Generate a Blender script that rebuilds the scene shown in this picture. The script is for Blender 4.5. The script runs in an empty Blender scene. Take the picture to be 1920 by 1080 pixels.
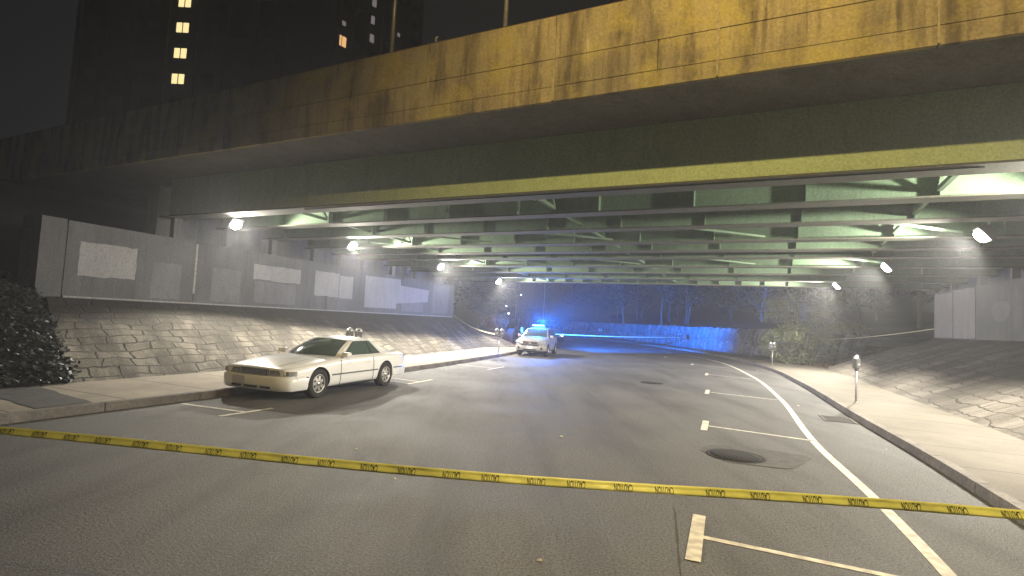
import bpy, bmesh, math, random
import numpy as np
from mathutils import Vector, Matrix
SC = bpy.context.scene
COL = SC.collection
R = math.radians
rnd = random.Random(7)

# ------------------------------------------------------------------ camera
cam_d = bpy.data.cameras.new('camera'); cam = bpy.data.objects.new('camera', cam_d); COL.objects.link(cam)
cam_d.sensor_width = 36; cam_d.lens = 36*1000/1920; cam_d.clip_start = .05; cam_d.clip_end = 900
PITCH, ROLL = math.atan(.06), .053
_f = Vector((0, math.cos(PITCH), math.sin(PITCH))); _r = Vector((1, 0, 0)); _u = _r.cross(_f)
_c, _s = math.cos(ROLL), math.sin(ROLL)
_u2 = _u*_c-_r*_s; _r2 = _r*_c+_u*_s
_m = Matrix((_r2, _u2, -_f)).transposed().to_4x4(); _m.translation = (0, 0, 2)
cam.matrix_world = _m
SC.camera = cam
# ------------------------------------------------------------------ world, exposure
w = bpy.data.worlds.new('World'); SC.world = w; w.use_nodes = True
_bg = w.node_tree.nodes['Background']; _bg.inputs[0].default_value = (.85, .9, 1, 1); _bg.inputs[1].default_value = .010
SC.view_settings.view_transform = 'Standard'; SC.view_settings.look = 'None'
SC.view_settings.exposure = 0; SC.view_settings.gamma = 1
SC.cycles.use_denoising = True
SC.cycles.max_bounces = 6; SC.cycles.diffuse_bounces = 3; SC.cycles.volume_bounces = 0
SC.cycles.sample_clamp_indirect = 4
P_WHITE, P_SODIUM, P_BLUE = 3250, 4900, 2200
WHITE = (1, .93, .80); SODIUM = (1, .73, .28); BLUE = (.0, .17, 1)

# ------------------------------------------------------------------ site frames
BN = Vector((.447, .894, 0)); BU = Vector((.894, -.447, 0))     # bridge: across / along
SM = Vector((.927, -.375, 0)); SD = Vector((.375, .927, 0))     # street: across / along
def UV(u, v, z): return BN*v+BU*u+Vector((0, 0, z))
def MS(m, s, z): return SM*m+SD*s+Vector((0, 0, z))
YAW_S = math.atan2(SD.y, SD.x)        # direction of the street

def spline(pts):
    xs = [p[0] for p in pts]; ys = [p[1] for p in pts]; n = len(xs)
    t = []
    for i in range(n):
        a, b = max(0, i-1), min(n-1, i+1)
        t.append((ys[b]-ys[a])/(xs[b]-xs[a]))
    def f(x):
        if x <= xs[0]: return ys[0]
        if x >= xs[-1]: return ys[-1]+t[-1]*(x-xs[-1])
        i = max(k for k in range(n-1) if xs[k] <= x)
        h = xs[i+1]-xs[i]; q = (x-xs[i])/h
        return ((2*q**3-3*q*q+1)*ys[i]+(q**3-2*q*q+q)*h*t[i]+(-2*q**3+3*q*q)*ys[i+1]+(q**3-q*q)*h*t[i+1])
    return f
kerbR = spline([(-40, 3.12), (0, 3.12), (10.5, 3.15), (15.2, 3.0), (24.5, 2.8), (34.3, 2.02), (47.5, -1.24), (55.7, -5.5), (67.5, -13), (79.4, -22.4), (95.3, -36.4), (112, -53)])
kerbL = spline([(-40, -10.2), (5, -10.2), (12, -10.15), (15.8, -10.35), (20.7, -10.65), (28.9, -11.47), (33.8, -12.4), (39.6, -14.1), (47.1, -17), (56, -21.6), (66.4, -27.9), (79.7, -37.6), (92.8, -50), (112, -68)])
backL = spline([(-40, -13.1), (13, -13.05), (20.3, -13.2), (31.5, -14.5), (39, -16.8), (47, -20), (66, -31), (93, -53), (112, -71)])
wallR = spline([(40, 9.4), (42.2, 8.0), (45.2, 5.0), (49, 2.6), (55.7, -.96), (68.3, -7.2), (85.6, -17.8), (101, -30), (116, -47)])
def backR(s):
    a = 5.55
    if s <= 30: return a
    b = kerbR(s)+2.9
    q = min(1, (s-30)/12)
    return min(a*(1-q)+b*q+.35*math.sin(q*3.14), wallR(s)-.05 if s > 46 else 99)

# ------------------------------------------------------------------ materials
MATS = {}
def mat(name, col, rough=.7, var=.15, scale=6, bump=.0, bscale=40, metal=0, coat=0, emit=None, estr=0, stretch=None, spec=.5, col2=None, var2=0, scale2=.6, trans=0):
    if name in MATS: return MATS[name]
    m = bpy.data.materials.new(name); m.use_nodes = True; nt = m.node_tree; N = nt.nodes; L = nt.links
    p = N['Principled BSDF']; p.inputs['Base Color'].default_value = (*col, 1)
    p.inputs['Roughness'].default_value = rough; p.inputs['Metallic'].default_value = metal
    p.inputs['Coat Weight'].default_value = coat; p.inputs['Coat Roughness'].default_value = .05
    p.inputs['Specular IOR Level'].default_value = spec
    p.inputs['Transmission Weight'].default_value = trans
    if emit: p.inputs['Emission Color'].default_value = (*emit, 1); p.inputs['Emission Strength'].default_value = estr
    tc = N.new('ShaderNodeTexCoord'); mp = N.new('ShaderNodeMapping'); L.new(tc.outputs['Object'], mp.inputs[0])
    if stretch: mp.inputs['Scale'].default_value = stretch
    if var:
        n = N.new('ShaderNodeTexNoise'); n.inputs['Scale'].default_value = scale; n.inputs['Detail'].default_value = 6; n.inputs['Roughness'].default_value = .65
        L.new(mp.outputs[0], n.inputs[0])
        r = N.new('ShaderNodeMapRange'); r.inputs[1].default_value = .3; r.inputs[2].default_value = .7
        r.inputs[3].default_value = 1-var; r.inputs[4].default_value = 1+var; L.new(n.outputs[0], r.inputs[0])
        mx = N.new('ShaderNodeMix'); mx.data_type = 'RGBA'; mx.blend_type = 'MULTIPLY'; mx.inputs[0].default_value = 1
        src = None
        if col2:
            n2 = N.new('ShaderNodeTexNoise'); n2.inputs['Scale'].default_value = scale2; n2.inputs['Detail'].default_value = 5
            L.new(mp.outputs[0], n2.inputs[0])
            r2 = N.new('ShaderNodeMapRange'); r2.inputs[1].default_value = .5-var2; r2.inputs[2].default_value = .5+var2; L.new(n2.outputs[0], r2.inputs[0])
            m2 = N.new('ShaderNodeMix'); m2.data_type = 'RGBA'; m2.inputs[6].default_value = (*col, 1); m2.inputs[7].default_value = (*col2, 1)
            L.new(r2.outputs[0], m2.inputs[0]); src = m2.outputs[2]
        if src: L.new(src, mx.inputs[6])
        else: mx.inputs[6].default_value = (*col, 1)
        L.new(r.outputs[0], mx.inputs[7]); L.new(mx.outputs[2], p.inputs['Base Color'])
    if bump:
        nb = N.new('ShaderNodeTexNoise'); nb.inputs['Scale'].default_value = bscale; nb.inputs['Detail'].default_value = 5
        L.new(mp.outputs[0], nb.inputs[0])
        b = N.new('ShaderNodeBump'); b.inputs['Strength'].default_value = bump; b.inputs['Distance'].default_value = .02
        L.new(nb.outputs[0], b.inputs['Height']); L.new(b.outputs[0], p.inputs['Normal'])
    MATS[name] = m; return m

def node_mat(name):
    m = bpy.data.materials.new(name); m.use_nodes = True; MATS[name] = m
    nt = m.node_tree; return m, nt.nodes, nt.links, nt.nodes['Principled BSDF']
def noise(N, L, vec, scale, detail=5, rough=.6):
    n = N.new('ShaderNodeTexNoise'); n.inputs['Scale'].default_value = scale; n.inputs['Detail'].default_value = detail; n.inputs['Roughness'].default_value = rough
    L.new(vec, n.inputs[0]); return n.outputs[0]
def rng(N, L, v, a, b, c=0, d=1):
    r = N.new('ShaderNodeMapRange'); L.new(v, r.inputs[0])
    for i, x in enumerate((a, b, c, d)): r.inputs[i+1].default_value = x
    return r.outputs[0]
def mixc(N, L, fac, a, b, mode='MIX'):
    m = N.new('ShaderNodeMix'); m.data_type = 'RGBA'; m.blend_type = mode
    for s, v in ((0, fac), (6, a), (7, b)):
        if isinstance(v, (int, float)): m.inputs[s].default_value = v
        elif isinstance(v, tuple): m.inputs[s].default_value = (*v, 1)
        else: L.new(v, m.inputs[s])
    return m.outputs[2]
def mapping(N, L, out, scale=(1, 1, 1), rot=(0, 0, 0), loc=(0, 0, 0)):
    mp = N.new('ShaderNodeMapping'); L.new(out, mp.inputs[0]); mp.inputs['Scale'].default_value = scale; mp.inputs['Rotation'].default_value = rot; mp.inputs['Location'].default_value = loc
    return mp.outputs[0]
def bump(N, L, h, p, strength=.5, dist=.02):
    b = N.new('ShaderNodeBump'); b.inputs['Strength'].default_value = strength; b.inputs['Distance'].default_value = dist
    L.new(h, b.inputs['Height']); L.new(b.outputs[0], p.inputs['Normal'])

def asphalt():
    m, N, L, p = node_mat('asphalt'); tc = N.new('ShaderNodeTexCoord'); o = tc.outputs['Object']
    st = mapping(N, L, o, (1, .16, 1), (0, 0, R(22)))      # wear runs along the street
    agg = noise(N, L, o, 38, 4, .85); fine = noise(N, L, o, 170, 2, .8)
    big = noise(N, L, o, .35, 6, .6); trk = noise(N, L, st, 1.1, 5, .6); mid = noise(N, L, o, 2.2, 6, .7)
    c = mixc(N, L, rng(N, L, big, .35, .65), (.084, .083, .081), (.120, .118, .114))
    c = mixc(N, L, rng(N, L, trk, .46, .66, 0, .75), c, (.052, .050, .047))
    c = mixc(N, L, rng(N, L, mid, .55, .72, 0, .45), c, (.062, .06, .055))
    c = mixc(N, L, 1.0, c, rng(N, L, agg, .34, .66, .2, 1.9), 'MULTIPLY')
    sp = rng(N, L, fine, .62, .70, 0, .85)
    c = mixc(N, L, sp, c, (.26, .25, .23))
    # sealed crack and old patch seams
    wv = N.new('ShaderNodeTexVoronoi'); wv.feature = 'DISTANCE_TO_EDGE'; wv.inputs['Scale'].default_value = .11; 
    nv = N.new('ShaderNodeVectorMath'); nv.operation = 'ADD'
    n3 = N.new('ShaderNodeTexNoise'); n3.inputs['Scale'].default_value = 1.4; n3.inputs['Detail'].default_value = 4; L.new(o, n3.inputs[0])
    sc_ = N.new('ShaderNodeVectorMath'); sc_.operation = 'SCALE'; sc_.inputs['Scale'].default_value = .5; L.new(n3.outputs[1], sc_.inputs[0])
    L.new(o, nv.inputs[0]); L.new(sc_.outputs[0], nv.inputs[1]); L.new(nv.outputs[0], wv.inputs['Vector'])
    L.new(c, p.inputs['Base Color'])
    L.new(rng(N, L, big, .3, .7, .62, .85), p.inputs['Roughness'])
    bump(N, L, agg, p, 1, .015)
    return m
def sidewalk_mat(ca, cb, name):
    m, N, L, p = node_mat(name); tc = N.new('ShaderNodeTexCoord'); o = tc.outputs['Object']; uv = tc.outputs['UV']
    big = noise(N, L, o, .8, 6); fine = noise(N, L, o, 45, 4, .7); med = noise(N, L, o, 5, 6, .7)
    c = mixc(N, L, rng(N, L, big, .35, .65), ca, cb)
    c = mixc(N, L, rng(N, L, med, .5, .75, 0, .5), c, (.17, .15, .125))
    c = mixc(N, L, 1.0, c, rng(N, L, fine, .3, .7, .8, 1.2), 'MULTIPLY')
    br = N.new('ShaderNodeTexBrick'); br.offset = 0; br.inputs['Scale'].default_value = 1; br.inputs['Mortar Size'].default_value = .018; br.inputs['Mortar Smooth'].default_value = .2
    br.inputs['Brick Width'].default_value = 1.75; br.inputs['Row Height'].default_value = 8
    L.new(mapping(N, L, uv, (1, 1, 1), (0, 0, 0), (.3, 4, 0)), br.inputs['Vector'])
    c = mixc(N, L, br.outputs['Fac'], c, (.05, .045, .035))
    L.new(c, p.inputs['Base Color']); p.inputs['Roughness'].default_value = .85
    h = mixc(N, L, br.outputs['Fac'], fine, (0., 0., 0.)); bump(N, L, h, p, .4, .012)
    return m
def slope_mat(name, cA, cB, dirt, seed=0., rowh=.46, bw=.7, mort=.034, shade_grime=.0, shade_grime_col=(.06, .055, .045)):
    m, N, L, p = node_mat(name); tc = N.new('ShaderNodeTexCoord'); o = tc.outputs['Object']; uv = tc.outputs['UV']
    dn = N.new('ShaderNodeTexNoise'); dn.inputs['Scale'].default_value = 1.1; dn.inputs['Detail'].default_value = 4; L.new(uv, dn.inputs[0])
    sc_ = N.new('ShaderNodeVectorMath'); sc_.operation = 'SCALE'; sc_.inputs['Scale'].default_value = .5; L.new(dn.outputs[1], sc_.inputs[0])
    ad = N.new('ShaderNodeVectorMath'); ad.operation = 'ADD'; L.new(uv, ad.inputs[0]); L.new(sc_.outputs[0], ad.inputs[1])
    v = mapping(N, L, ad.outputs[0], loc=(seed, seed, 0))
    br = N.new('ShaderNodeTexBrick'); br.offset = .47; br.squash = 1.35; br.squash_frequency = 3
    br.inputs['Color1'].default_value = (*cA, 1); br.inputs['Color2'].default_value = (*cB, 1); br.inputs['Mortar'].default_value = (.03, .027, .02, 1)
    br.inputs['Scale'].default_value = 1; br.inputs['Mortar Size'].default_value = mort; br.inputs['Mortar Smooth'].default_value = .5
    br.inputs['Brick Width'].default_value = bw; br.inputs['Row Height'].default_value = rowh; br.inputs['Bias'].default_value = 0
    L.new(v, br.inputs['Vector'])
    big = noise(N, L, mapping(N, L, uv, (1, .28, 1), (0, 0, .62)), 1.0, 6, .65); med = noise(N, L, uv, 3.5, 6, .7); fine = noise(N, L, uv, 28, 4, .7)
    c = mixc(N, L, rng(N, L, big, .42, .56, 0, .95), br.outputs['Color'], dirt)
    c = mixc(N, L, rng(N, L, med, .5, .7, 0, .5), c, (.10, .095, .055))
    sep = N.new('ShaderNodeSeparateXYZ'); L.new(uv, sep.inputs[0])
    up = N.new('ShaderNodeMath'); up.operation = 'ADD'; L.new(sep.outputs[1], up.inputs[0]); L.new(rng(N, L, big, .3, .7, -1.4, 1.4), up.inputs[1])
    c = mixc(N, L, rng(N, L, up.outputs[0], 1.2, 4.2, 0, shade_grime), c, shade_grime_col)     # shade behind the lamps and grime, painted into the upper courses
    c = mixc(N, L, 1.0, c, rng(N, L, fine, .3, .7, .7, 1.3), 'MULTIPLY')
    L.new(c, p.inputs['Base Color']); p.inputs['Roughness'].default_value = .9
    hm = mixc(N, L, br.outputs['Fac'], rng(N, L, med, .2, .8, .6, 1.2), (0., 0., 0.))
    bump(N, L, hm, p, .9, .07)
    return m
def streaked(name, cA, cB, cS, streak=.6, white=.0, bumpv=.25, zs=.12, tint=None):
    m, N, L, p = node_mat(name); tc = N.new('ShaderNodeTexCoord'); o = tc.outputs['Object']
    big = noise(N, L, o, .5, 6, .6); st = noise(N, L, mapping(N, L, o, (1, 1, zs)), 2.4, 6, .65); st2 = noise(N, L, mapping(N, L, o, (1, 1, zs*.7), loc=(7, 3, 1)), 5.5, 5, .6)
    fine = noise(N, L, o, 22, 5, .7)
    c = mixc(N, L, rng(N, L, big, .38, .62), cA, cB)
    c = mixc(N, L, rng(N, L, st, .46, .66, 0, streak), c, cS)
    c = mixc(N, L, rng(N, L, st2, .55, .7, 0, streak*.8), c, tuple(x*.7 for x in cS))
    if tint: c = mixc(N, L, rng(N, L, noise(N, L, o, .9, 5, .6), .48, .64, 0, .8), c, tint)
    if white: c = mixc(N, L, rng(N, L, noise(N, L, mapping(N, L, o, (1, 1, .2), loc=(3, 9, 4)), 3.2, 5), .66, .75, 0, white), c, (.55, .52, .45))
    c = mixc(N, L, 1.0, c, rng(N, L, fine, .3, .7, .72, 1.28), 'MULTIPLY')
    L.new(c, p.inputs['Base Color']); p.inputs['Roughness'].default_value = .85
    bump(N, L, fine, p, bumpv, .02)
    return m
M_ASPH = asphalt(); M_WALK = sidewalk_mat((.38, .33, .25), (.28, .24, .185), 'pale_pavement'); M_WALK2 = sidewalk_mat((.175, .158, .127), (.13, .118, .095), 'dimmed_pavement')  # same paving in two tones: right one darkened to offset the lamps' brightness
M_SLOPE = slope_mat('slope_blocks', (.26, .232, .182), (.16, .142, .112), (.075, .063, .046), shade_grime=.92)
M_SLOPE2 = slope_mat('slope_blocks_dark', (.19, .17, .145), (.13, .118, .10), (.085, .075, .062), 5.3, .36, .75, .02, .7, (.022, .021, .02))
M_PARA = streaked('parapet_concrete', (.34, .28, .16), (.22, .185, .12), (.085, .065, .04), .9, .35, .3, .12, (.36, .30, .09))
M_CONC = streaked('abutment_concrete', (.155, .155, .152), (.12, .12, .118), (.075, .075, .074), .45, .12)
M_SOFF = streaked('deck_concrete', (.14, .135, .125), (.18, .17, .16), (.08, .075, .07), .4, 0, .3, 1.0)
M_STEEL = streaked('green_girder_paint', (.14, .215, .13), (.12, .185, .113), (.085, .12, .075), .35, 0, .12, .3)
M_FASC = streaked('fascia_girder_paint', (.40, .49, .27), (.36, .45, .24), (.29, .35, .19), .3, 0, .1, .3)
M_FLNG = streaked('weathered_flange_paint', (.085, .095, .066), (.07, .077, .055), (.07, .042, .028), .55, .1, .2, 1.0)
M_KERB = mat('granite_kerb', (.20, .18, .155), .8, .3, 14, .5, 30, col2=(.12, .105, .09), var2=.15, scale2=2)
M_KERBR = M_KERB
M_LINE = mat('road_paint', (.74, .70, .60), .7, .16, 18, .3, 60, col2=(.45, .42, .36), var2=.1, scale2=9)
M_SOIL = mat('soil', (.055, .045, .033), .95, .5, 3, 1, 14, col2=(.10, .075, .05), var2=.12, scale2=1.3)
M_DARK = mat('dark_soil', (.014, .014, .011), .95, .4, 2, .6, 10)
M_GALV = mat('galvanised_metal', (.38, .37, .35), .45, .2, 12, 0, metal=.6)
M_RUST = mat('rusty_rail', (.12, .075, .05), .8, .3, 9)
M_BLK = mat('black_plastic', (.018, .018, .02), .5, 0)
M_HOLE = mat('black_void', (.006, .006, .006), .9, 0)
M_PATCH = streaked('paint_patch_pale', (.36, .352, .335), (.31, .305, .295), (.25, .245, .235), .35, 0, .15, .35)
M_PATCH3 = streaked('paint_patch_faded', (.27, .255, .25), (.24, .228, .222), (.19, .18, .175), .4, 0, .15, .35)
M_PATCH2 = streaked('paint_patch_grey', (.20, .20, .197), (.165, .165, .165), (.125, .125, .125), .4, 0, .15, .35)
M_BLOCK = mat('rough_stone', (.26, .255, .25), .9, .35, 6, .9, 14, col2=(.17, .17, .17), var2=.1, scale2=1.2)
M_BRICKR = mat('red_brick', (.24, .11, .085), .9, .3, 4, .3, 20)
M_CREAM = mat('pearl_paint', (.84, .84, .83), .28, .03, 2, coat=.8)
M_SILV = mat('silver_gold_paint', (.36, .34, .31), .3, .03, 2, coat=.8)
M_NAVY = mat('dark_car_paint', (.012, .014, .02), .25, .03, 2, coat=.8)
M_GLASS = mat('car_glass', (.07, .10, .09), .06, 0, spec=.9, coat=.6)
M_RUB = mat('tyre_rubber', (.02, .02, .02), .85, .1, 20)
M_RIM = mat('alloy', (.62, .60, .56), .3, 0, metal=.85)
M_CHROME = mat('chrome', (.75, .72, .70), .12, 0, metal=1)
M_LENS = mat('headlamp_lens', (.45, .45, .45), .1, .25, 30, metal=.5, coat=1)
M_AMBER = mat('amber_lens', (.55, .35, .2), .2, 0, coat=1)
M_PLATE = mat('licence_plate', (.55, .5, .58), .5, .05, 30)
M_SEAM = mat('panel_gap', (.03, .028, .025), .8, 0)
M_TRIM = mat('body_moulding', (.07, .065, .06), .4, 0)
M_YEL = mat('yellow_tape', (.95, .98, .34), .38, .06, 9, .15, 30, spec=.6)
M_INK = mat('black_ink', (.02, .02, .015), .6, 0)
M_FARTAPE = mat('tape_pale', (.75, .72, .5), .5, .1, 9)
M_LAMP = mat('lamp_lens', (.9, .9, .9), .3, 0, emit=WHITE, estr=55)
M_LAMPS = mat('sodium_lens', (.9, .8, .6), .3, 0, emit=SODIUM, estr=40)
M_BLUEL = mat('beacon_lens', (.1, .4, .9), .3, 0, emit=(.12, .55, 1), estr=9)
M_HEAD = mat('lit_headlamp', (.9, .9, .9), .3, 0, emit=(.75, .85, 1), estr=14)
M_WIN = mat('lit_window', (.8, .7, .4), .5, 0, emit=(1, .82, .38), estr=1.3)
M_WIN2 = mat('lit_window_orange', (.8, .6, .4), .5, 0, emit=(1, .55, .22), estr=1.1)
M_WIN3 = mat('dim_window', (.3, .3, .3), .5, 0, emit=(.6, .5, .5), estr=.35)
M_WINW = mat('white_window', (.8, .8, .8), .5, 0, emit=(1, .97, .95), estr=1.6)
M_WDARK = mat('dark_window_glass', (.01, .011, .013), .15, 0)
M_TOWER = mat('tower_concrete', (.08, .078, .075), .9, .15, .4)
M_BARK = mat('bark', (.14, .12, .10), .9, .35, 6, .6, 20)
M_LEAF = mat('leaves', (.15, .17, .075), .6, .5, 3)
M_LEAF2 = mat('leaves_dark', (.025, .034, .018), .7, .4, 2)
M_DRY = mat('dry_leaves', (.34, .22, .13), .8, .3, 5)
M_IVY = mat('ivy_leaves', (.05, .055, .045), .45, .5, 5)
M_SKIN = mat('skin', (.45, .28, .2), .6, 0)
M_UNI = mat('dark_uniform', (.02, .024, .04), .8, .1, 20)
M_METER = mat('meter_grey', (.13, .13, .13), .45, .1, 20, metal=.3)
M_DOME = mat('meter_dome', (.72, .72, .72), .25, 0, metal=.4, coat=.5)
M_PAPER = mat('white_paper', (.8, .78, .72), .8, .05, 20)
M_MANH = mat('cast_iron', (.028, .027, .025), .9, .3, 30, .5, 60, metal=.3)
M_STAIN = mat('tar_patch', (.076, .074, .07), .85, .35, 5, .5, 50)

# ------------------------------------------------------------------ mesh helpers
class MB:
    def __init__(s): s.v = []; s.f = []; s.uv = []; s.mi = []; s.sm = []; s.cur = 0; s.smooth = False
    def face(s, idx, uv=None): s.f.append(tuple(idx)); s.uv.append(uv); s.mi.append(s.cur); s.sm.append(s.smooth)
    def add(s, vs, fs):
        b = len(s.v); s.v += [tuple(x) for x in vs]
        for f in fs: s.face([b+i for i in f])
    def quad(s, a, b, c, d, uv=None):
        n = len(s.v); s.v += [tuple(a), tuple(b), tuple(c), tuple(d)]; s.face((n, n+1, n+2, n+3), uv)
    def obox(s, c, X, Y, Z):    # centre and half-axis vectors
        c, X, Y, Z = Vector(c), Vector(X), Vector(Y), Vector(Z)
        vs = [c+X*i+Y*j+Z*k for k in (-1, 1) for j in (-1, 1) for i in (-1, 1)]
        s.add(vs, [(0, 2, 3, 1), (4, 5, 7, 6), (0, 1, 5, 4), (2, 6, 7, 3), (0, 4, 6, 2), (1, 3, 7, 5)])
    def box(s, x0, x1, y0, y1, z0, z1):
        s.obox(((x0+x1)/2, (y0+y1)/2, (z0+z1)/2), ((x1-x0)/2, 0, 0), (0, (y1-y0)/2, 0), (0, 0, (z1-z0)/2))
    def ubox(s, u0, u1, v0, v1, z0, z1):
        s.obox(UV((u0+u1)/2, (v0+v1)/2, (z0+z1)/2), BU*(u1-u0)/2, BN*(v1-v0)/2, (0, 0, (z1-z0)/2))
    def mbox(s, m0, m1, s0, s1, z0, z1):
        s.obox(MS((m0+m1)/2, (s0+s1)/2, (z0+z1)/2), SM*(m1-m0)/2, SD*(s1-s0)/2, (0, 0, (z1-z0)/2))
    def bar(s, a, b, w, h=None, up=(0, 0, 1)):
        a, b = Vector(a), Vector(b); d = b-a; l = d.length; d = d/l; up = Vector(up)
        x = d.cross(up)
        if x.length < 1e-3: x = d.cross(Vector((1, 0, 0)))
        x.normalize(); y = x.cross(d); h = h or w
        s.obox((a+b)/2, x*w/2, d*l/2, y*h/2)
    def tube(s, pts, rs, n=10, cap=True):
        pts = [Vector(p) for p in pts]; rs = rs if isinstance(rs, (list, tuple)) else [rs]*len(pts)
        b = len(s.v); prev = None
        for i, p in enumerate(pts):
            d = (pts[min(i+1, len(pts)-1)]-pts[max(i-1, 0)]).normalized()
            if prev is None:
                x = d.cross(Vector((0, 0, 1)))
                if x.length < .05: x = d.cross(Vector((1, 0, 0)))
            else: x = prev-d*prev.dot(d)
            x.normalize(); prev = x; y = d.cross(x)
            for k in range(n):
                a = 2*math.pi*k/n; s.v.append(tuple(p+(x*math.cos(a)+y*math.sin(a))*rs[i]))
        o = s.smooth; s.smooth = True
        for i in range(len(pts)-1):
            for k in range(n):
                k2 = (k+1) % n; s.face((b+i*n+k, b+i*n+k2, b+(i+1)*n+k2, b+(i+1)*n+k))
        s.smooth = o
        if cap: s.face([b+k for k in range(n)][::-1]); s.face([b+(len(pts)-1)*n+k for k in range(n)])
    def lathe(s, c, prof, n=24, axis='z', frame=None):
        c = Vector(c); b = len(s.v)
        if frame: X, Y, Z = frame
        elif axis == 'z': X, Y, Z = Vector((1, 0, 0)), Vector((0, 1, 0)), Vector((0, 0, 1))
        elif axis == 'y': X, Y, Z = Vector((0, 0, 1)), Vector((1, 0, 0)), Vector((0, 1, 0))
        else: X, Y, Z = Vector((0, 1, 0)), Vector((0, 0, 1)), Vector((1, 0, 0))
        for r, h in prof:
            for k in range(n):
                a = 2*math.pi*k/n; s.v.append(tuple(c+X*(r*math.cos(a))+Y*(r*math.sin(a))+Z*h))
        o = s.smooth; s.smooth = True
        for i in range(len(prof)-1):
            for k in range(n):
                k2 = (k+1) % n; s.face((b+i*n+k, b+i*n+k2, b+(i+1)*n+k2, b+(i+1)*n+k))
        s.smooth = o
        if prof[0][0] > 1e-4: s.face([b+k for k in range(n)][::-1])
        if prof[-1][0] > 1e-4: s.face([b+(len(prof)-1)*n+k for k in range(n)])
    def grid(s, fn, nu, nv, uvf=None, smooth=True):
        b = len(s.v); o = s.smooth; s.smooth = smooth; uvs = []
        for j in range(nv+1):
            for i in range(nu+1):
                p = fn(i/nu, j/nv); s.v.append(tuple(p)); uvs.append(uvf(i/nu, j/nv) if uvf else (0, 0))
        for j in range(nv):
            for i in range(nu):
                q = (j*(nu+1)+i, j*(nu+1)+i+1, (j+1)*(nu+1)+i+1, (j+1)*(nu+1)+i)
                s.face([b+k for k in q], [uvs[k] for k in q])
        s.smooth = o
    def build(s, name, mats, parent=None, bevel=0, seg=2):
        me = bpy.data.meshes.new(name); me.from_pydata(s.v, [], s.f)
        if not isinstance(mats, (list, tuple)): mats = [mats]
        for m in mats: me.materials.append(m)
        me.polygons.foreach_set('material_index', s.mi); me.polygons.foreach_set('use_smooth', s.sm)
        if any(u for u in s.uv):
            l = me.uv_layers.new(name='UVMap'); k = 0
            for u, f in zip(s.uv, s.f):
                for j in range(len(f)):
                    if u: l.data[k].uv = u[j]
                    k += 1
        me.update()
        o = bpy.data.objects.new(name, me); COL.objects.link(o)
        if parent: o.parent = parent
        if bevel:
            bv = o.modifiers.new('bevel', 'BEVEL'); bv.width = bevel; bv.segments = seg; bv.limit_method = 'ANGLE'; bv.angle_limit = R(40)
        return o
def tag(o, label=None, cat=None, group=None, kind=None):
    if label: o['label'] = label
    if cat: o['category'] = cat
    if group: o['group'] = group
    if kind: o['kind'] = kind
    return o
def thing(name, label, cat, loc=(0, 0, 0), rz=0, group=None):
    o = bpy.data.objects.new(name, None); COL.objects.link(o); o.location = loc; o.rotation_euler = (0, 0, rz); o.empty_display_size = .2
    return tag(o, label, cat, group)
def kids(o): return [c for c in COL.objects if c.parent == o]
def copy_tree(o, loc=None, rz=None, label=None, group=None):
    m = {o: o.copy()}; COL.objects.link(m[o])
    def rec(a):
        for c in kids_of.get(a, []):
            k = c.copy(); COL.objects.link(k); k.parent = m[a]; m[c] = k; rec(c)
    kids_of = {}
    for c in list(COL.objects):
        if c.parent: kids_of.setdefault(c.parent, []).append(c)
    rec(o); r = m[o]
    if loc is not None: r.location = loc
    if rz is not None: r.rotation_euler = (0, 0, rz)
    if label: r['label'] = label
    if group: r['group'] = group
    return r
def point(name, loc, power, col, parent=None, r=.12):
    l = bpy.data.lights.new(name, 'POINT'); l.energy = power; l.color = col; l.shadow_soft_size = r
    o = bpy.data.objects.new(name, l); COL.objects.link(o); o.location = loc
    if parent: o.parent = parent
    return o

# ================================================================== SETTING
g = MB(); g.quad((-400, -300, -.03), (400, -300, -.03), (400, 500, -.03), (-400, 500, -.03)); tag(g.build('ground', M_DARK), kind='structure')
S0, S1 = -38, 112
def ribbon(fa, fb, za, zb, s0, s1, n, cols=1, zf=None):
    m = MB()
    def fn(i, j):
        s = s0+(s1-s0)*i; a, b = fa(s), fb(s); z = za+(zb-za)*j
        if zf: z += zf(s, a+(b-a)*j)
        return MS(a+(b-a)*j, s, z)
    m.grid(fn, n, cols, lambda i, j: (s0+(s1-s0)*i, (fb(s0+(s1-s0)*i)-fa(s0+(s1-s0)*i))*j))
    return m
tag(ribbon(lambda s: kerbL(s)-.05, lambda s: kerbR(s)+.05, 0, 0, S0, S1, 150, 6).build('road', M_ASPH), kind='structure')
def kerb(fa, sgn, name):
    m = MB(); s = S0; H = .15
    while s < S1-1:
        e = min(s+rnd.uniform(1.6, 2.4), S1); n = 4
        for k in range(n):
            a, b = s+(e-s-.02)*k/n, s+(e-s-.02)*(k+1)/n
            pa, pb = fa(a), fa(b); w = .17*sgn; t = .02*sgn
            A = [MS(pa, a, -.05), MS(pa+t, a, H), MS(pa+w, a, H), MS(pa+w, a, -.05)]; B = [MS(pb, b, -.05), MS(pb+t, b, H), MS(pb+w, b, H), MS(pb+w, b, -.05)]
            m.add(A+B, [(0, 4, 5, 1), (1, 5, 6, 2), (2, 6, 7, 3)]+([(0, 1, 2, 3)] if k == 0 else [])+([(4, 7, 6, 5)] if k == n-1 else []))
        s = e
    return tag(m.build(name, M_KERB), kind='structure')
kerb(kerbL, -1, 'kerb_left'); kerb(kerbR, 1, 'kerb_right')
tag(ribbon(lambda s: kerbL(s)-.17, lambda s: backL(s)-.02, .146, .15, S0, S1, 150, 3).build('pavement_left', M_WALK), kind='structure')
tag(ribbon(lambda s: kerbR(s)+.17, backR, .146, .15, S0, S1, 150, 3).build('pavement_right', M_WALK2), kind='structure')
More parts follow.
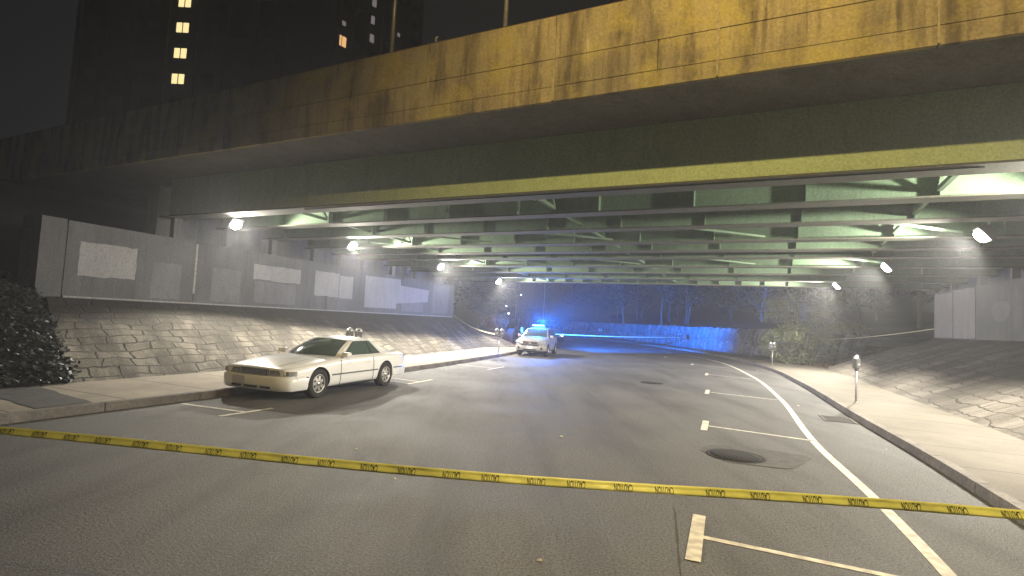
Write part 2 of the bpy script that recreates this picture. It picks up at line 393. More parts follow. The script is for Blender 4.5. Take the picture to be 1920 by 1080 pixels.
# tarred strip across the left pavement
m = MB(); P = [(-10.40, 5.3), (-13.05, 5.7), (-13.05, 6.6), (-10.40, 6.15)]
m.grid(lambda i, j: MS(*[(P[0][k]*(1-i)+P[1][k]*i)*(1-j)+(P[3][k]*(1-i)+P[2][k]*i)*j+(rnd.uniform(-.04, .04) if k and 0 < i < 1 else 0) for k in (0, 1)], .1545), 8, 1)
tag(m.build('pavement_patch', M_STAIN), kind='structure')

# markings
def strip(m, a, b, wd, z=.004):
    a, b = Vector((*a, z)), Vector((*b, z)); d = (b-a).normalized(); n = Vector((-d.y, d.x, 0))*wd/2
    m.quad(a-n, b-n, b+n, a+n)
m = MB()
edge = spline([(-6, 1.83), (5.8, 1.84), (8.1, 1.79), (11.6, 1.6), (18.4, 1.62), (27.1, 1.15), (38.1, -.65), (48.4, -5.2)])
pr = None
N_ = 90
pts = [MS(edge(s), s, .004) for s in np.linspace(-6, 48, N_)]
for i in range(N_-1):
    for a, b in ((pts[i], pts[i+1]),):
        d = (b-a).normalized(); n = Vector((-d.y, d.x, 0))*.065; m.quad(a-n, b-n, b+n, a+n)
tag(m.build('edge_line', M_LINE), kind='structure')
m = MB()
stalls = [((1.92, 5.32), (3.85, 4.42)), ((4.21, 11.37), (5.93, 10.33)), ((6.53, 17.52), (8.24, 16.39)), ((9.07, 24.47), (10.6, 23.2)), ((10.6, 30.9), (12.1, 29.4)), ((10.9, 37.2), (12.9, 36.0)), ((1.92-2.3, 5.32-6.1), (1.6, -1.9))]
for (hx, hy), e in stalls:
    d = SD; h = Vector((hx, hy, 0)); a, b = h-d*.62, h+d*.62
    strip(m, a.xy, b.xy, .13, .008); strip(m, (hx+.04, hy-.02), e, .085, .004)
# left bays
for st, h0, h1 in (((-6.42, 10.71), (-5.11, 9.69), (-4.61, 10.72)), ((-3.9, 17.0), (-2.85, 15.5), (-2.34, 16.9)), ((-2.2, 22.75), (-.78, 21.15), (-.16, 22.78))):
    mid = ((h0[0]+h1[0])/2-.04, (h0[1]+h1[1])/2)
    strip(m, st, mid, .085, .004); strip(m, h0, h1, .11, .008)
tag(m.build('parking_bay_markings', M_LINE), kind='structure')

# sealed seams in the asphalt
def seam(pts, wd, label):
    m = MB(); P = []
    for a, b in zip(pts, pts[1:]):
        n_ = max(2, int(math.dist(a, b)/.12))
        for k in range(n_): q = k/n_; P.append(Vector((a[0]+(b[0]-a[0])*q, a[1]+(b[1]-a[1])*q, .003)))
    off = 0
    for i, p in enumerate(P): off = off*.9+rnd.gauss(0, .006); p.x += off; p.y += off*.7
    for a, b in zip(P, P[1:]):
        d = (b-a).normalized(); w_ = wd*rnd.uniform(.4, 1.3); n_ = Vector((-d.y, d.x, 0))*w_/2; m.quad(a-n_, b-n_, b+n_, a+n_)
    return tag(m.build('tar_seam', mat('seam_tar', (.045, .043, .04), .85, .3, 20)), kind='structure')
seam([(-6.5, 3.6), (-2.45, 3.25), (-.6, 2.85), (1.4, 2.55), (4.6, 2.3)], .022, '')
seam([(.95, 2.2), (1.25, 3.6), (1.95, 6.2)], .02, '')
seam([(-9.0, 5.4), (-4.4, 4.7)], .018, '')
# paved slopes under the bridge
ML, MR = -18.3, 9.44
def hump(i, j): return .05*math.sin(i*37+j*5)*math.sin(j*9+i*11)
m = MB()
def fL(i, j):
    sb, stp = 7.2+(31.6-7.2)*i, 9.3+(34.2-9.3)*i; mb = backL(sb)
    s = sb+(stp-sb)*j; mm = mb+(ML+.02-mb)*j; z = .13+(1.98-.13)*j+hump(i, j)*min(1, 4*j)*min(1, 4*(1-j))
    return MS(mm, s, z)
m.grid(fL, 90, 24, lambda i, j: (i*25, j*5.5)); 
# far flank wrapping round to the ground
def fLe(i, j):
    t = R(95)*i; top = MS(ML+.02, 34.2, 1.98); bot0 = fL(1, 0)
    v = Vector((bot0.x-top.x, bot0.y-top.y, 0)); v.rotate(Matrix.Rotation(t, 3, 'Z')); v = v*(1+.1*math.sin(t))
    p = Vector((top.x, top.y, 0))+v*(1-j); return Vector((p.x, p.y, .1+1.88*j))
m.grid(fLe, 14, 12, lambda i, j: (25+i*7, j*5.5))
tag(m.build('paved_slope_left', M_SLOPE), kind='structure')
m = MB()
def fR(i, j):
    sb, stp = -12+(35-(-12))*i, -12+(32.0-(-12))*i
    s = sb+(stp-sb)*j; mb = 5.55 if sb < 30 else 5.55-.1*(sb-30); mm = mb+(MR-.02-mb)*j
    return MS(mm, s, .13+(2.2-.13)*j+hump(i*1.3, j)*.8*min(1, 4*j)*min(1, 4*(1-j)))
m.grid(fR, 110, 18, lambda i, j: (i*46, j*4.1))
def fRe(i, j):
    t = -R(80)*i; top = MS(MR-.02, 32., 2.2); bot0 = fR(1, 0)
    v = Vector((bot0.x-top.x, bot0.y-top.y, 0)); v.rotate(Matrix.Rotation(t, 3, 'Z'))
    p = Vector((top.x, top.y, 0))+v*(1-j); return Vector((p.x, p.y, .1+2.1*j))
m.grid(fRe, 12, 12, lambda i, j: (46+i*6, j*4.1))
tag(m.build('paved_slope_right', M_SLOPE2), kind='structure')

# earth banks
def bank(name, fn, nu, nv, material=M_DARK):
    m = MB(); m.grid(fn, nu, nv); return tag(m.build(name, material), kind='structure')
def nz(a, b, k=1.): return k*(math.sin(a*1.7+b*.6)*math.sin(b*1.3-a*.4)*.5+math.sin(a*.5+1)*math.sin(b*.37)*.5)
def fb1(i, j):      # ivy bank left of the camera, running under the bridge's near end
    s = -36+(7.35+36)*i; st_ = -36+(9.1+36)*i; q = j
    mm = -13.05+(-30+13.05)*q; hh = .13+min(q*17/5.3, 1)*1.95+max(0, q*17-6)*.42
    return MS(mm, s+(st_-s)*min(1, q*3.2), hh+nz(s, mm, .1)*min(1, q*8))
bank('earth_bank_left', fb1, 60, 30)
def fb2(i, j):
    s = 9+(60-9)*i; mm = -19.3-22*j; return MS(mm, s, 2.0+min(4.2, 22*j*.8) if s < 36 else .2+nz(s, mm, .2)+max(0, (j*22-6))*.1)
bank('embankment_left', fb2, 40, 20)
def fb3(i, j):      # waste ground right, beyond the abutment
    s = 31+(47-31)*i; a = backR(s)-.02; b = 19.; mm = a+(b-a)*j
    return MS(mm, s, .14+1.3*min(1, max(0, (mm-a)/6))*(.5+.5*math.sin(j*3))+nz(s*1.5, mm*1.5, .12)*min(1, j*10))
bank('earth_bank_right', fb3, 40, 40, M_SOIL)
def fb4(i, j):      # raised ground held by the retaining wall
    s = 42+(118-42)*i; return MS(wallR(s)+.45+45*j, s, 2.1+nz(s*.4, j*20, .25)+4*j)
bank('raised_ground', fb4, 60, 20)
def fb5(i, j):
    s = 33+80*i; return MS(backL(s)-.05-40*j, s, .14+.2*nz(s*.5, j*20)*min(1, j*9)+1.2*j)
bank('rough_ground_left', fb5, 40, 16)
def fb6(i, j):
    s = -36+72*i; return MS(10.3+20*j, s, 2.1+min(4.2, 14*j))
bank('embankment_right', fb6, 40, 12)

# ================================================================== BRIDGE
GV = [11.55, 13.7, 15.95, 18.45, 20.4, 22.2, 24.9, 27.5, 30.4, 33.35]
def zf(v): return 5.0-.0158*(v-11.27)
br = thing('road_bridge', 'wide steel girder road bridge with stained concrete parapet crossing the whole street', 'bridge', tuple(UV(-4, 11, 0)))
BL = Vector(br.location)
def bpart(mb, name, material, parent=None, bevel=0, label=None):
    o = mb.build(name, material, parent or br, bevel)
    if parent is None: o.matrix_parent_inverse = Matrix.Translation(-BL)
    if label: o['label'] = label
    return o
U0, U1 = -34, 26
# parapet: backing slab plus face panels with open joints
m = MB(); m.ubox(U0, U1, 9.86, 10.15, 6.62, 8.26)
rows = [(6.50, 6.80, 0), (6.815, 7.385, 1), (7.40, 8.30, 0)]
for z0, z1, hf in rows:
    u = -4.2-3.15*10
    us = []
    while u < U1: us.append(u); u += 3.15
    if hf: us = sorted(us+[-2.1+3.15*k for k in range(-3, 6, 3)])
    for a, b in zip(us, us[1:]):
        m.ubox(a+.012, b-.012, 9.80+rnd.uniform(0, .008), 9.9, z0, z1)
bpart(m, 'parapet', M_PARA)
for u in [-4.2+3.15*k for k in range(-5, 6)]:
    z = 6.52; m = MB(); prof = []
    while z < 8.2: prof.append((z, rnd.uniform(.004, .03) if z < 7.6 else rnd.uniform(.002, .012))); z += rnd.uniform(.1, .25)
    A_ = [UV(u-w_, 9.787, z) for z, w_ in prof]+[UV(u+w_*.8, 9.787, z) for z, w_ in prof[::-1]]; n = len(A_)
    m.add(A_+[p+BN*.012 for p in A_], [tuple(range(n))]+[(i, i+n, (i+1) % n+n, (i+1) % n) for i in range(n)])
    bpart(m, 'joint_deposit', mat('lime_deposit', (.33, .28, .19), .9, .3, 12))
# deck slab with haunched overhang
m = MB()
for a, b, za, zb in [(9.9, 11.5, 6.50, 6.42), (11.5, 33.6, 6.46, 6.1), (33.6, 34.9, 6.1, 6.2)]:
    def q(u, v, z): return UV(u, v, z)
    vs = [q(U0, a, za), q(U1, a, za), q(U1, b, zb), q(U0, b, zb), q(U0, a, za+.28), q(U1, a, za+.28), q(U1, b, zb+.28), q(U0, b, zb+.28)]
    m.add(vs, [(0, 3, 2, 1), (4, 5, 6, 7), (0, 1, 5, 4), (2, 3, 7, 6), (0, 4, 7, 3), (1, 2, 6, 5)])
bpart(m, 'deck', M_SOFF)
m = MB(); m.ubox(U0, U1, 34.9, 35.15, 6.0, 7.8); bpart(m, 'far_parapet', M_CONC)
# girders
GU0, GU1 = -22.3, 9.0
def gends(v):   # where the girders reach the abutments (abutments follow the street)
    k = SM.dot(BU); n_ = SM.dot(BN)
    return (ML-.5-n_*v)/k, (MR+.5-n_*v)/k
for gi, v in enumerate(GV):
    z0 = zf(v); zt = 6.46-.0163*(v-11.5)-.002; u0, u1 = gends(v)
    m = MB(); m.ubox(u0, u1, v-.012, v+.012, z0+.04, zt)
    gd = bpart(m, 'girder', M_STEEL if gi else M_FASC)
    hwf = .34 if gi == 0 else .25; m = MB(); m.ubox(u0, u1, v-hwf, v+hwf, z0, z0+.04)
    if gi == 0:
        uu = u0+6
        while uu < u1-4:    # cover plate thickening along the middle
            uu += 40
        m.ubox(u0+7, u1-6, v-.2, v+.2, z0-.025, z0-.003)
    f = bpart(m, 'bottom_flange', M_FLNG, gd); f.matrix_parent_inverse = Matrix.Identity(4)
    m = MB(); sp = 2.42 if gi < 9 else 1.2; sg = []
    k = math.ceil((u0-.52)/sp)
    while .52+k*sp < u1-.4:
        sg.append(.52+k*sp); k += 1
    for u in sg:
        if gi: m.ubox(u-.009, u+.009, v-.19, v-.013, z0+.041, zt-.02)
        if gi < 9: m.ubox(u-.009, u+.009, v+.013, v+.19, z0+.041, zt-.02)
    st = bpart(m, 'stiffener', M_STEEL, gd); st.matrix_parent_inverse = Matrix.Identity(4)
    st['kind'] = 'stuff'
# cross frames between neighbouring girders
for gi in range(len(GV)-1):
    va, vb = GV[gi]+.2, GV[gi+1]-.2; u0, u1 = gends(GV[gi])
    for u in [2.9-8.5*k for k in range(-1, 4)]:
        if not u0+2 < u < u1-1.2: continue
        za, zb = zf(GV[gi])+.12, zf(GV[gi+1])+.12; m = MB()
        m.bar(UV(u+.02, va, za+.06), UV(u+.02, vb, zb+.06), .09, .09)
        m.bar(UV(u+.02, va, za+1.05), UV(u+.02, vb, zb+1.0), .09, .09)
        mid = UV(u+.02, (va+vb)/2, za+1.0)
        m.bar(UV(u+.02, va, za+.1), mid, .07, .07); m.bar(UV(u+.02, vb, zb+.1), mid, .07, .07)
        m.obox(mid-Vector((0, 0, .06)), BU*.008, BN*.16, (0, 0, .13))
        bpart(m, 'cross_frame', M_STEEL)
# lateral bracing bars lying in the bottom flange plane
for gi in (2, 5):
    va, vb = GV[gi]+.22, GV[gi+1]-.22; u0, u1 = gends(GV[gi])
    for k, u in enumerate(np.arange(u0+3, u1-3, 4.84)):
        m = MB(); z = zf(va)+.09
        m.bar(UV(u, va, z), UV(u+2.2, vb, z), .07, .06); bpart(m, 'bracing_bar', M_STEEL)
# downspout stub hanging from the second bay
m = MB(); a = UV(-6.4, 12.9, 5.9); m.tube([a, UV(-5.7, 12.3, 5.35), UV(-5.6, 12.25, 5.1)], .05, 10); bpart(m, 'drain_pipe', M_GALV)
m = MB(); m.tube([UV(u, 20.4-.3, zf(20.4)+.5) for u in (-20, 8)], .05, 8); bpart(m, 'conduit', M_GALV)

# abutments
def rpatch(part, m0, th, a, b, c, d, mt, lab=None):     # rolled-on paint with slightly uneven edges
    P = []; n_ = 9; j = lambda: rnd.uniform(-.022, .022)
    for k in range(n_): P.append((a+(b-a)*k/n_, c+j()))
    for k in range(n_): P.append((b+j()*.6, c+(d-c)*k/n_))
    for k in range(n_): P.append((b-(b-a)*k/n_, d+j()))
    for k in range(n_): P.append((a+j()*.6, d-(d-c)*k/n_))
    n = len(P); m = MB(); m.add([MS(m0, s, z) for s, z in P]+[MS(m0+th, s, z) for s, z in P], [tuple(range(n))]+[(i, i+n, (i+1) % n+n, (i+1) % n) for i in range(n)])
    return part(m, 'paint_patch', mt, lab)
def abutment(side, label):
    t = thing('abutment', label, 'abutment', tuple(MS(ML if side < 0 else MR, 20, 0)))
    L = Vector(t.location); inv = Matrix.Translation(-L)
    def part(m, name, mt, lab=None, bevel=0):
        o = m.build(name, mt, t, bevel); o.matrix_parent_inverse = inv
        if lab: o['label'] = lab
        return o
    m = MB()
    if side < 0:
        for a, b in ((9.69, 13.86), (13.90, 20.9), (20.93, 27.4), (27.43, 34.2)): m.mbox(ML-.9, ML, a, b, 0, 4.28)
        m.mbox(ML-.6, ML-.03, 9.6, 34.1, 0, 4.2)
        part(m, 'wall', M_CONC)
        m = MB(); m.mbox(ML-.9, ML+.02, 9.0, 9.64, 0, 4.3); part(m, 'pilaster', M_CONC)
        m = MB(); m.mbox(ML-1.5, ML-.92, 12.9, 34.2, 2, 6.2); part(m, 'back_wall', M_CONC)
        m = MB(); m.mbox(ML-.05, ML+.06, 9.7, 34.0, 1.93, 2.02); part(m, 'footing_ledge', mat('pale_ledge', (.34, .33, .3), .9, .3, 9))
        m = MB(); m.mbox(ML-.02, ML+.006, 13.85, 13.93, 2.35, 4.2); part(m, 'joint_strip', mat('pale_ledge', (.34, .33, .3), .9, .3, 9))
        for a, b, c, d in ((10.05, 11.75, 2.66, 3.7), (16.5, 19.15, 3.13, 3.78), (20.1, 21.78, 2.68, 3.88), (21.84, 22.9, 2.66, 3.8)):
            rpatch(part, ML+.004, -.014, a, b, c, d, M_PATCH)
        m = MB(); z = .004
        P = [(23.95, 2.27), (26.95, 2.3), (26.97, 2.62), (30.56, 2.88), (30.6, 3.66), (27.35, 3.72), (27.3, 4.08), (23.9, 4.0)]
        m.add([MS(ML+.004, s, zz) for s, zz in P]+[MS(ML-.01, s, zz) for s, zz in P], [tuple(range(8))]+[(i, i+8, (i+1) % 8+8, (i+1) % 8) for i in range(8)])
        part(m, 'paint_patch', M_PATCH, 'stepped pale patch of two overlapping rectangles')
        for a, b, c, d in ((12.3, 13.35, 2.1, 3.35), (14.6, 15.9, 2.1, 3.4), (16.6, 18.9, 2.15, 3.06), (27.5, 30.0, 2.2, 2.78), (31.2, 33.4, 2.2, 4.1)):
            rpatch(part, ML+.003, -.013, a, b, c, d, M_PATCH2, 'faint grey painted-over patch')
        s_, f = 0, 0
    else:
        for a, b in ((-12, 4.9), (4.93, 13.9), (13.93, 20.9), (20.93, 27.3), (27.33, 32.0)): m.mbox(MR, MR+.9, a, b, 0, 4.40)
        m.mbox(MR+.03, MR+.6, -12, 31.9, 0, 4.3)
        part(m, 'wall', M_CONC)
        m = MB(); m.mbox(MR+.92, MR+1.5, -12, 32, 2, 6.2); part(m, 'back_wall', M_CONC)
        for a, b, c, d in ((27.36, 29.6, 2.25, 4.36), (29.75, 31.95, 2.25, 4.3)):
            rpatch(part, MR-.004, .014, a, b, c, d, M_PATCH3)
        m = MB(); m.mbox(MR-.004, MR+.01, 21.6, 23.4, 2.6, 3.9); part(m, 'paint_patch', M_PATCH2)
        P = [(25.15+.72*math.cos(a)*(1+.12*math.sin(3*a)), 3.28+.42*math.sin(a)*(1+.1*math.cos(2*a))) for a in np.linspace(0, 2*math.pi, 15)[:-1]]
        m = MB(); n = len(P); m.add([MS(MR-.004, s, zz) for s, zz in P]+[MS(MR+.01, s, zz) for s, zz in P], [tuple(range(n))]+[(i, i+n, (i+1) % n+n, (i+1) % n) for i in range(n)])
        part(m, 'paint_patch', M_PATCH2, 'rounded grey painted-over blot')
    # bearings under the girder ends
    for v in GV:
        u0, u1 = gends(v); u = u0+.45 if side < 0 else u1-.45; zt = 4.28 if side < 0 else 4.4
        m = MB(); m.ubox(u-.12, u+.12, v-.14, v+.14, zt-.01, zf(v)-.002); part(m, 'bearing', M_CONC)
    return t
abutment(-1, 'concrete abutment wall left of the street with seven pale paint patches above the block slope')
abutment(1, 'concrete abutment wall at the right edge with white panels and a rounded grey blot')

# posts and rail standing on the parapet
ra = thing('parapet_rail', 'thin rusty rail with tall bare posts standing on the bridge parapet against the night sky', 'railing', tuple(UV(-5.5, 10, 8.3)))
inv = Matrix.Translation(-Vector(ra.location))
m = MB(); m.bar(UV(-30, 9.95, 8.36), UV(20, 9.95, 8.36), .05, .07)
for u in np.arange(-30, 20, 1.575): m.bar(UV(u, 9.95, 8.25), UV(u, 9.95, 8.36), .04, .04)
o = m.build('rail', M_RUST, ra); o.matrix_parent_inverse = inv
for u in (-8.65, -5.5, .8, 3.95, 7.1):
    m = MB(); m.tube([UV(u, 9.98, 8.26), UV(u, 9.98, 11.4)], [.055, .05], 10); m.ubox(u-.1, u+.1, 9.9, 10.1, 8.262, 8.30)
    o = m.build('post', M_GALV, ra); o.matrix_parent_inverse = inv
m = MB(); m.tube([UV(-7.3, 9.93, 8.38), UV(-7.3, 9.93, 8.50), UV(-7.24, 9.93, 8.53)], [.03, .03, .015], 8)
tag(m.build('reflector', M_PATCH), 'small white reflector peg on top of the parapet rail between two posts', 'reflector')

# under-bridge lamps
LAMPS = [((-9.92, 18.81, 4.88), 'lamp glaring over the painted wall, nearest of the left row', .62),
         ((-6.94, 22.73, 4.81), 'lamp second from the near end of the left row, above the white car', .58),
         ((-3.92, 28.71, 4.70), 'lamp third along the left row, at the far end of the painted wall', .5),
         ((-.96, 35.96, 4.58), 'farthest and warmest lamp of the left row, up and left of the police car', .4),
         ((10.5, 8.5, 4.95), 'lamp over the near right pavement just outside the right edge of the picture', .42),
         ((11.91, 13.45, 4.80), 'big glaring lamp at the right edge above the parking meter', .30),
         ((13.83, 19.61, 4.70), 'middle lamp of the right row under the girders', .45),
         ((16.23, 26.54, 4.59), 'farthest lamp of the right row, above the leafy bush', .8)]
def make_lamp():      # floodlight whose face looks along local +x, tipped down
    t = thing('flood_lamp', '', 'lamp', (0, 0, 0), 0, 'lamps hung under the bridge girders')
    A = Vector((math.cos(AIM), 0, -math.sin(AIM))); Y = Vector((0, 1, 0)); Z = A.cross(Y)
    m = MB(); m.obox(-A*.10, A*.07, Y*.22, Z*.20); m.obox(-A*.01, A*.03, Y*.24, Z*.22)
    for k in range(-3, 4): m.obox(-A*.20+Y*k*.05, A*.03, Y*.008, Z*.13)
    m.build('housing', M_METER, t)
    m = MB(); m.tube([-A*.12, (-.12, 0, .3), (-.12, 0, 1.45)], .022, 8); m.box(-.2, -.04, -.08, .08, 1.42, 1.46); m.build('stem', M_GALV, t)
    m = MB(); m.lathe(A*.02, [(.19, 0), (.18, .06), (.13, .11), (.001, .13)], 22, frame=(Y, Z, A)); m.build('lens', M_LAMP, t)
    return t
AIM = R(40); l0 = make_lamp(); AX = math.atan2(BU.y, BU.x)
for i, (p, lab, k) in enumerate(LAMPS):
    t = l0 if i == 0 else copy_tree(l0)
    t.location = p; t['label'] = 'white '+lab; left = i < 4; t.rotation_euler = (0, 0, AX if left else AX+math.pi)
    vv = Vector(p).dot(BN); stem = [c for c in COL.objects if c.parent == t and c.name.startswith('stem')][0]
    stem.scale = (1, 1, (6.46-.0163*(vv-11.5)-p[2])/1.46)
    l = bpy.data.lights.new('lamp_light', 'SPOT'); l.energy = P_WHITE*k; l.color = WHITE; l.shadow_soft_size = .1; l.spot_size = R(156); l.spot_blend = .4
    o = bpy.data.objects.new('lamp_light', l); COL.objects.link(o); o.parent = t; d = Vector((math.cos(AIM), 0, -math.sin(AIM)))
    o.location = d*.26; o.rotation_euler = d.to_track_quat('-Z', 'Y').to_euler()
# sodium street lamp on the right pavement beside the camera
sl = thing('street_lamp', 'tall street lamp with an orange head reaching over the road before the bridge', 'street lamp', (6.34, .85, .15))
m = MB(); m.tube([(0, 0, 0), (0, 0, .5), (0, 0, 11.0)], [.14, .11, .07], 14); m.lathe((0, 0, 0), [(.22, 0), (.22, .03), (.15, .08)], 16); m.build('pole', M_GALV, sl)
m = MB(); m.tube([(0, 0, 10.8), (-1.0, .1, 11.35), (-3, .5, 11.6), (-5.4, .75, 11.6)], [.05, .045, .04, .035], 10); m.build('arm', M_GALV, sl)
m = MB(); m.obox((-5.8, .78, 11.6), (.42, -.055, 0), (.02, .16, 0), (0, 0, .08)); hd = m.build('lamp_head', M_METER, sl, .04)
m = MB(); m.lathe((-5.85, .78, 11.52), [(.001, -.1), (.08, -.08), (.13, 0)], 16); m.build('lens', M_LAMPS, sl)
l = bpy.data.lights.new('sodium_light', 'SPOT'); l.energy = P_SODIUM; l.color = SODIUM; l.shadow_soft_size = .1; l.spot_size = R(135); l.spot_blend = .8
o = bpy.data.objects.new('sodium_light', l); COL.objects.link(o); o.parent = sl; o.location = (-5.85, .78, 11.3)
o.rotation_euler = (UV(1.2, 9.8, 4.8)-(sl.location+o.location)).to_track_quat('-Z', 'Y').to_euler()

# ================================================================== RETAINING WALL, FAR THINGS
rw = thing('retaining_wall', 'long curving retaining wall of slanting rough stone slabs tinted blue by the police light', 'stone wall', tuple(MS(wallR(60), 60, 0)))
inv = Matrix.Translation(-Vector(rw.location))
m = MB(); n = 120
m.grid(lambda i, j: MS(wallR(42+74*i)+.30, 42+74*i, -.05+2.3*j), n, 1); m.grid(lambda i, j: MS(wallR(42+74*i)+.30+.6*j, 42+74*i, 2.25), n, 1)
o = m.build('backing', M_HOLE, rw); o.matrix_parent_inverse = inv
m = MB(); s = 42.2
while s < 114:
    wd = rnd.uniform(.78, 1.0) if s < 90 else 1.3
    z = -.02; lean = rnd.uniform(.32, .55); tiers = [rnd.uniform(.95, 1.25), 1.3]
    off = rnd.uniform(-.1, .1)
    for ti, h in enumerate(tiers):
        top = min(z+h, 2.34+rnd.uniform(-.02, .05)); sc0 = s+off-z*lean*.6
        a = wallR(sc0); dm = (wallR(sc0+.4)-wallR(sc0))/.4; d = (SD+SM*dm).normalized(); nrm = Vector((d.y, -d.x, 0))
        c0 = MS(a, sc0, 0); th = .34+rnd.uniform(-.05, .05); pr_ = rnd.uniform(0, .12)
        hw = wd*rnd.uniform(.28, .37)
        ring = []
        for q in range(5):
            zz = z+(top-z)*q/4; sh = -(zz-z)*lean+rnd.uniform(-.03, .03); w_ = hw*(.82 if q in (0, 4) else 1)*rnd.uniform(.9, 1.06)
            bulge = -(.17 if q in (1, 2, 3) else .02)-pr_+rnd.uniform(-.02, .02)
            cc = c0+d*sh
            ring.append([cc-d*w_+nrm*.32, cc-d*w_+nrm*(.06-pr_*.5), cc-d*w_*.5+nrm*bulge, cc+d*w_*.5+nrm*(bulge+rnd.uniform(-.02, .02)), cc+d*w_+nrm*(.06-pr_*.5), cc+d*w_+nrm*.32])
            for k in range(6): ring[-1][k] = ring[-1][k]+Vector((0, 0, zz))
        b = len(m.v); m.v += [tuple(p) for r_ in ring for p in r_]
        for q in range(4):
            for k in range(5): m.face((b+q*6+k, b+q*6+k+1, b+(q+1)*6+k+1, b+(q+1)*6+k))
        m.face([b+k for k in range(6)]); m.face([b+24+k for k in range(6)][::-1])
        z = top+.01
        if z > 2.2: break
    s += wd*.98
o = m.build('stone_slabs', M_BLOCK, rw); o.matrix_parent_inverse = inv

# --- high-rise towers
def tower(loc, W, D, H, rz, name, label, lit, x0, colw, z0, floor, wl=(1.45, 1.25), coff=0):
    t = thing(name, label, 'tower', loc, rz)
    m = MB(); m.box(x0, x0+W, 0, D, 0, H); m.box(x0-.2, x0+W+.2, -.2, D+.2, H, H+.9); m.box(x0+W*.4, x0+W*.6, D*.3, D*.7, H+.9, H+4); m.build('walls', M_TOWER, t)
    md = MB(); nc = int(W/colw)
    for c in range(nc):
        x = x0+colw*(c+.5)
        z = z0-int(z0/floor)*floor
        while z < H-1.5:
            if not any(abs(x-l[0]) < 1.6 and abs(z-l[1]) < 1.4 for l in lit): md.box(x-wl[0]/2, x+wl[0]/2, -.02, .1, z-wl[1]/2, z+wl[1]/2)
            z += floor
    o = md.build('dark_window', M_WDARK, t); o['kind'] = 'stuff'
    for x, z, ww, hh, mm in lit:
        k = MB()
        if ww > 1: k.box(x-ww/2, x-.07, -.04, .1, z-hh/2, z+hh/2); k.box(x+.07, x+ww/2, -.04, .1, z-hh/2, z+hh/2)
        else: k.box(x-ww/2, x+ww/2, -.04, .1, z-hh/2, z+hh/2)
        k.build('lit_window', mm, t)
    m = MB()
    for c in range(nc+1): x = x0+colw*c; m.box(x-.2, x+.2, -.3, -.01, 0, H)
    m.build('pier', M_TOWER, t)
    return t
tower((-39.7, 60, 0), 24, 15, 62, 0, 'tower_block', 'dark tower block at the upper left with one stacked column of lit yellow window pairs',
      [(0, 36.8+3.05*k, 1.4, 1.15, M_WIN) for k in (-3, -2, -1, 0, 1, 2)], -11.9, 3.4, 36.8, 3.05)
tower((-36, 84, 0), 24, 16, 76, R(50), 'tower_block', 'dark tower block turned edgeways, with scattered dim windows and one orange window over the parapet',
      [(3.9, 53.4, .45, 1.6, M_WINW), (6.9, 48.4, 1.7, 1.8, M_WIN2), (7.1, 51.6, .7, .8, M_WIN3), (12.84, 58.2, .9, 1.5, M_WIN3), (12.7, 54.9, .9, 1.5, M_WIN3), (12.8, 51.5, .9, 1.5, M_WIN3), (18.5, 54.8, .8, .7, M_WIN3)],
      .2, 2.95, 48.4, 3.3)

# --- trees and plants
def leaf_cards(m, c, rad, n, size, rg, droop=.3, dirv=None):
    for _ in range(n):
        while True:
            p = Vector((rg.uniform(-1, 1), rg.uniform(-1, 1), rg.uniform(-1, 1)))
            if .05 < p.length < 1: break
        p = p.normalized()*(p.length**.55); p = Vector((p.x*rad[0], p.y*rad[1], p.z*rad[2]))+Vector(c)
        a = Vector((rg.gauss(0, 1), rg.gauss(0, 1), rg.gauss(-droop, .6))).normalized()
        b = a.cross(Vector((rg.gauss(0, 1), rg.gauss(0, 1), rg.gauss(0, 1)))).normalized()
        l = size*rg.uniform(.6, 1.4); w_ = l*.32
        m.add([p-a*l*.5, p+b*w_*.5, p+a*l*.5, p-b*w_*.5], [(0, 1, 2, 3)])
def tree(loc, h, cr, label, seed, leaf=.34, nleaf=1500, trunk_r=.16, lean=(0, 0), mt=None, bare=.0, group=None, lowc=.35):
    rg = random.Random(seed); t = thing('tree', label, 'tree', loc, 0, group)
    m = MB(); top = Vector((lean[0]*h, lean[1]*h, h*.8)); pts = [Vector((0, 0, -.2)), top*.3+Vector((rg.uniform(-.2, .2), rg.uniform(-.2, .2), 0)), top*.65+Vector((rg.uniform(-.3, .3), rg.uniform(-.3, .3), 0)), top]
    m.tube(pts, [trunk_r, trunk_r*.75, trunk_r*.5, trunk_r*.15], 8)
    tips = []
    for k in range(11):
        q = rg.uniform(.35, .95); i = min(2, int(q*3)); base = pts[i].lerp(pts[i+1], q*3-i); a = rg.uniform(0, 6.28); l = cr*rg.uniform(.5, 1.05)
        tip = base+Vector((math.cos(a)*l, math.sin(a)*l, l*rg.uniform(.15, .9))); mid = base.lerp(tip, .5)+Vector((0, 0, -.1*l))
        m.tube([base, mid, tip], [trunk_r*.35, trunk_r*.2, .02], 6); tips += [tip, mid]
    m.build('trunk', M_BARK, t)
    m = MB(); nc = 20
    for k in range(nc):
        if k < len(tips): c = tips[k]
        else: c = Vector((rg.gauss(0, cr*.4)+top.x, rg.gauss(0, cr*.4)+top.y, h*rg.uniform(lowc+.1, 1)))
        r = cr*rg.uniform(.2, .42); leaf_cards(m, c, (r, r, r*.7), int(nleaf/nc), leaf, rg)
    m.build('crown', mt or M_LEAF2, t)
    return t
SEEN = ['tall thin tree with a bent pale trunk behind the blue-lit stone wall', 'slim forked tree standing behind the middle of the stone wall', 'straight dark tree behind the stone wall near its right end',
        'dark bushy tree rising behind the drooping bush', 'low dark tree behind the far end of the stone wall']
spots = [(16.5, 78, 10, 3.4), (19.8, 70, 9.5, 3), (23.5, 71, 10, 3.3), (25.5, 44, 7.5, 3.3), (11, 96, 9, 4)]
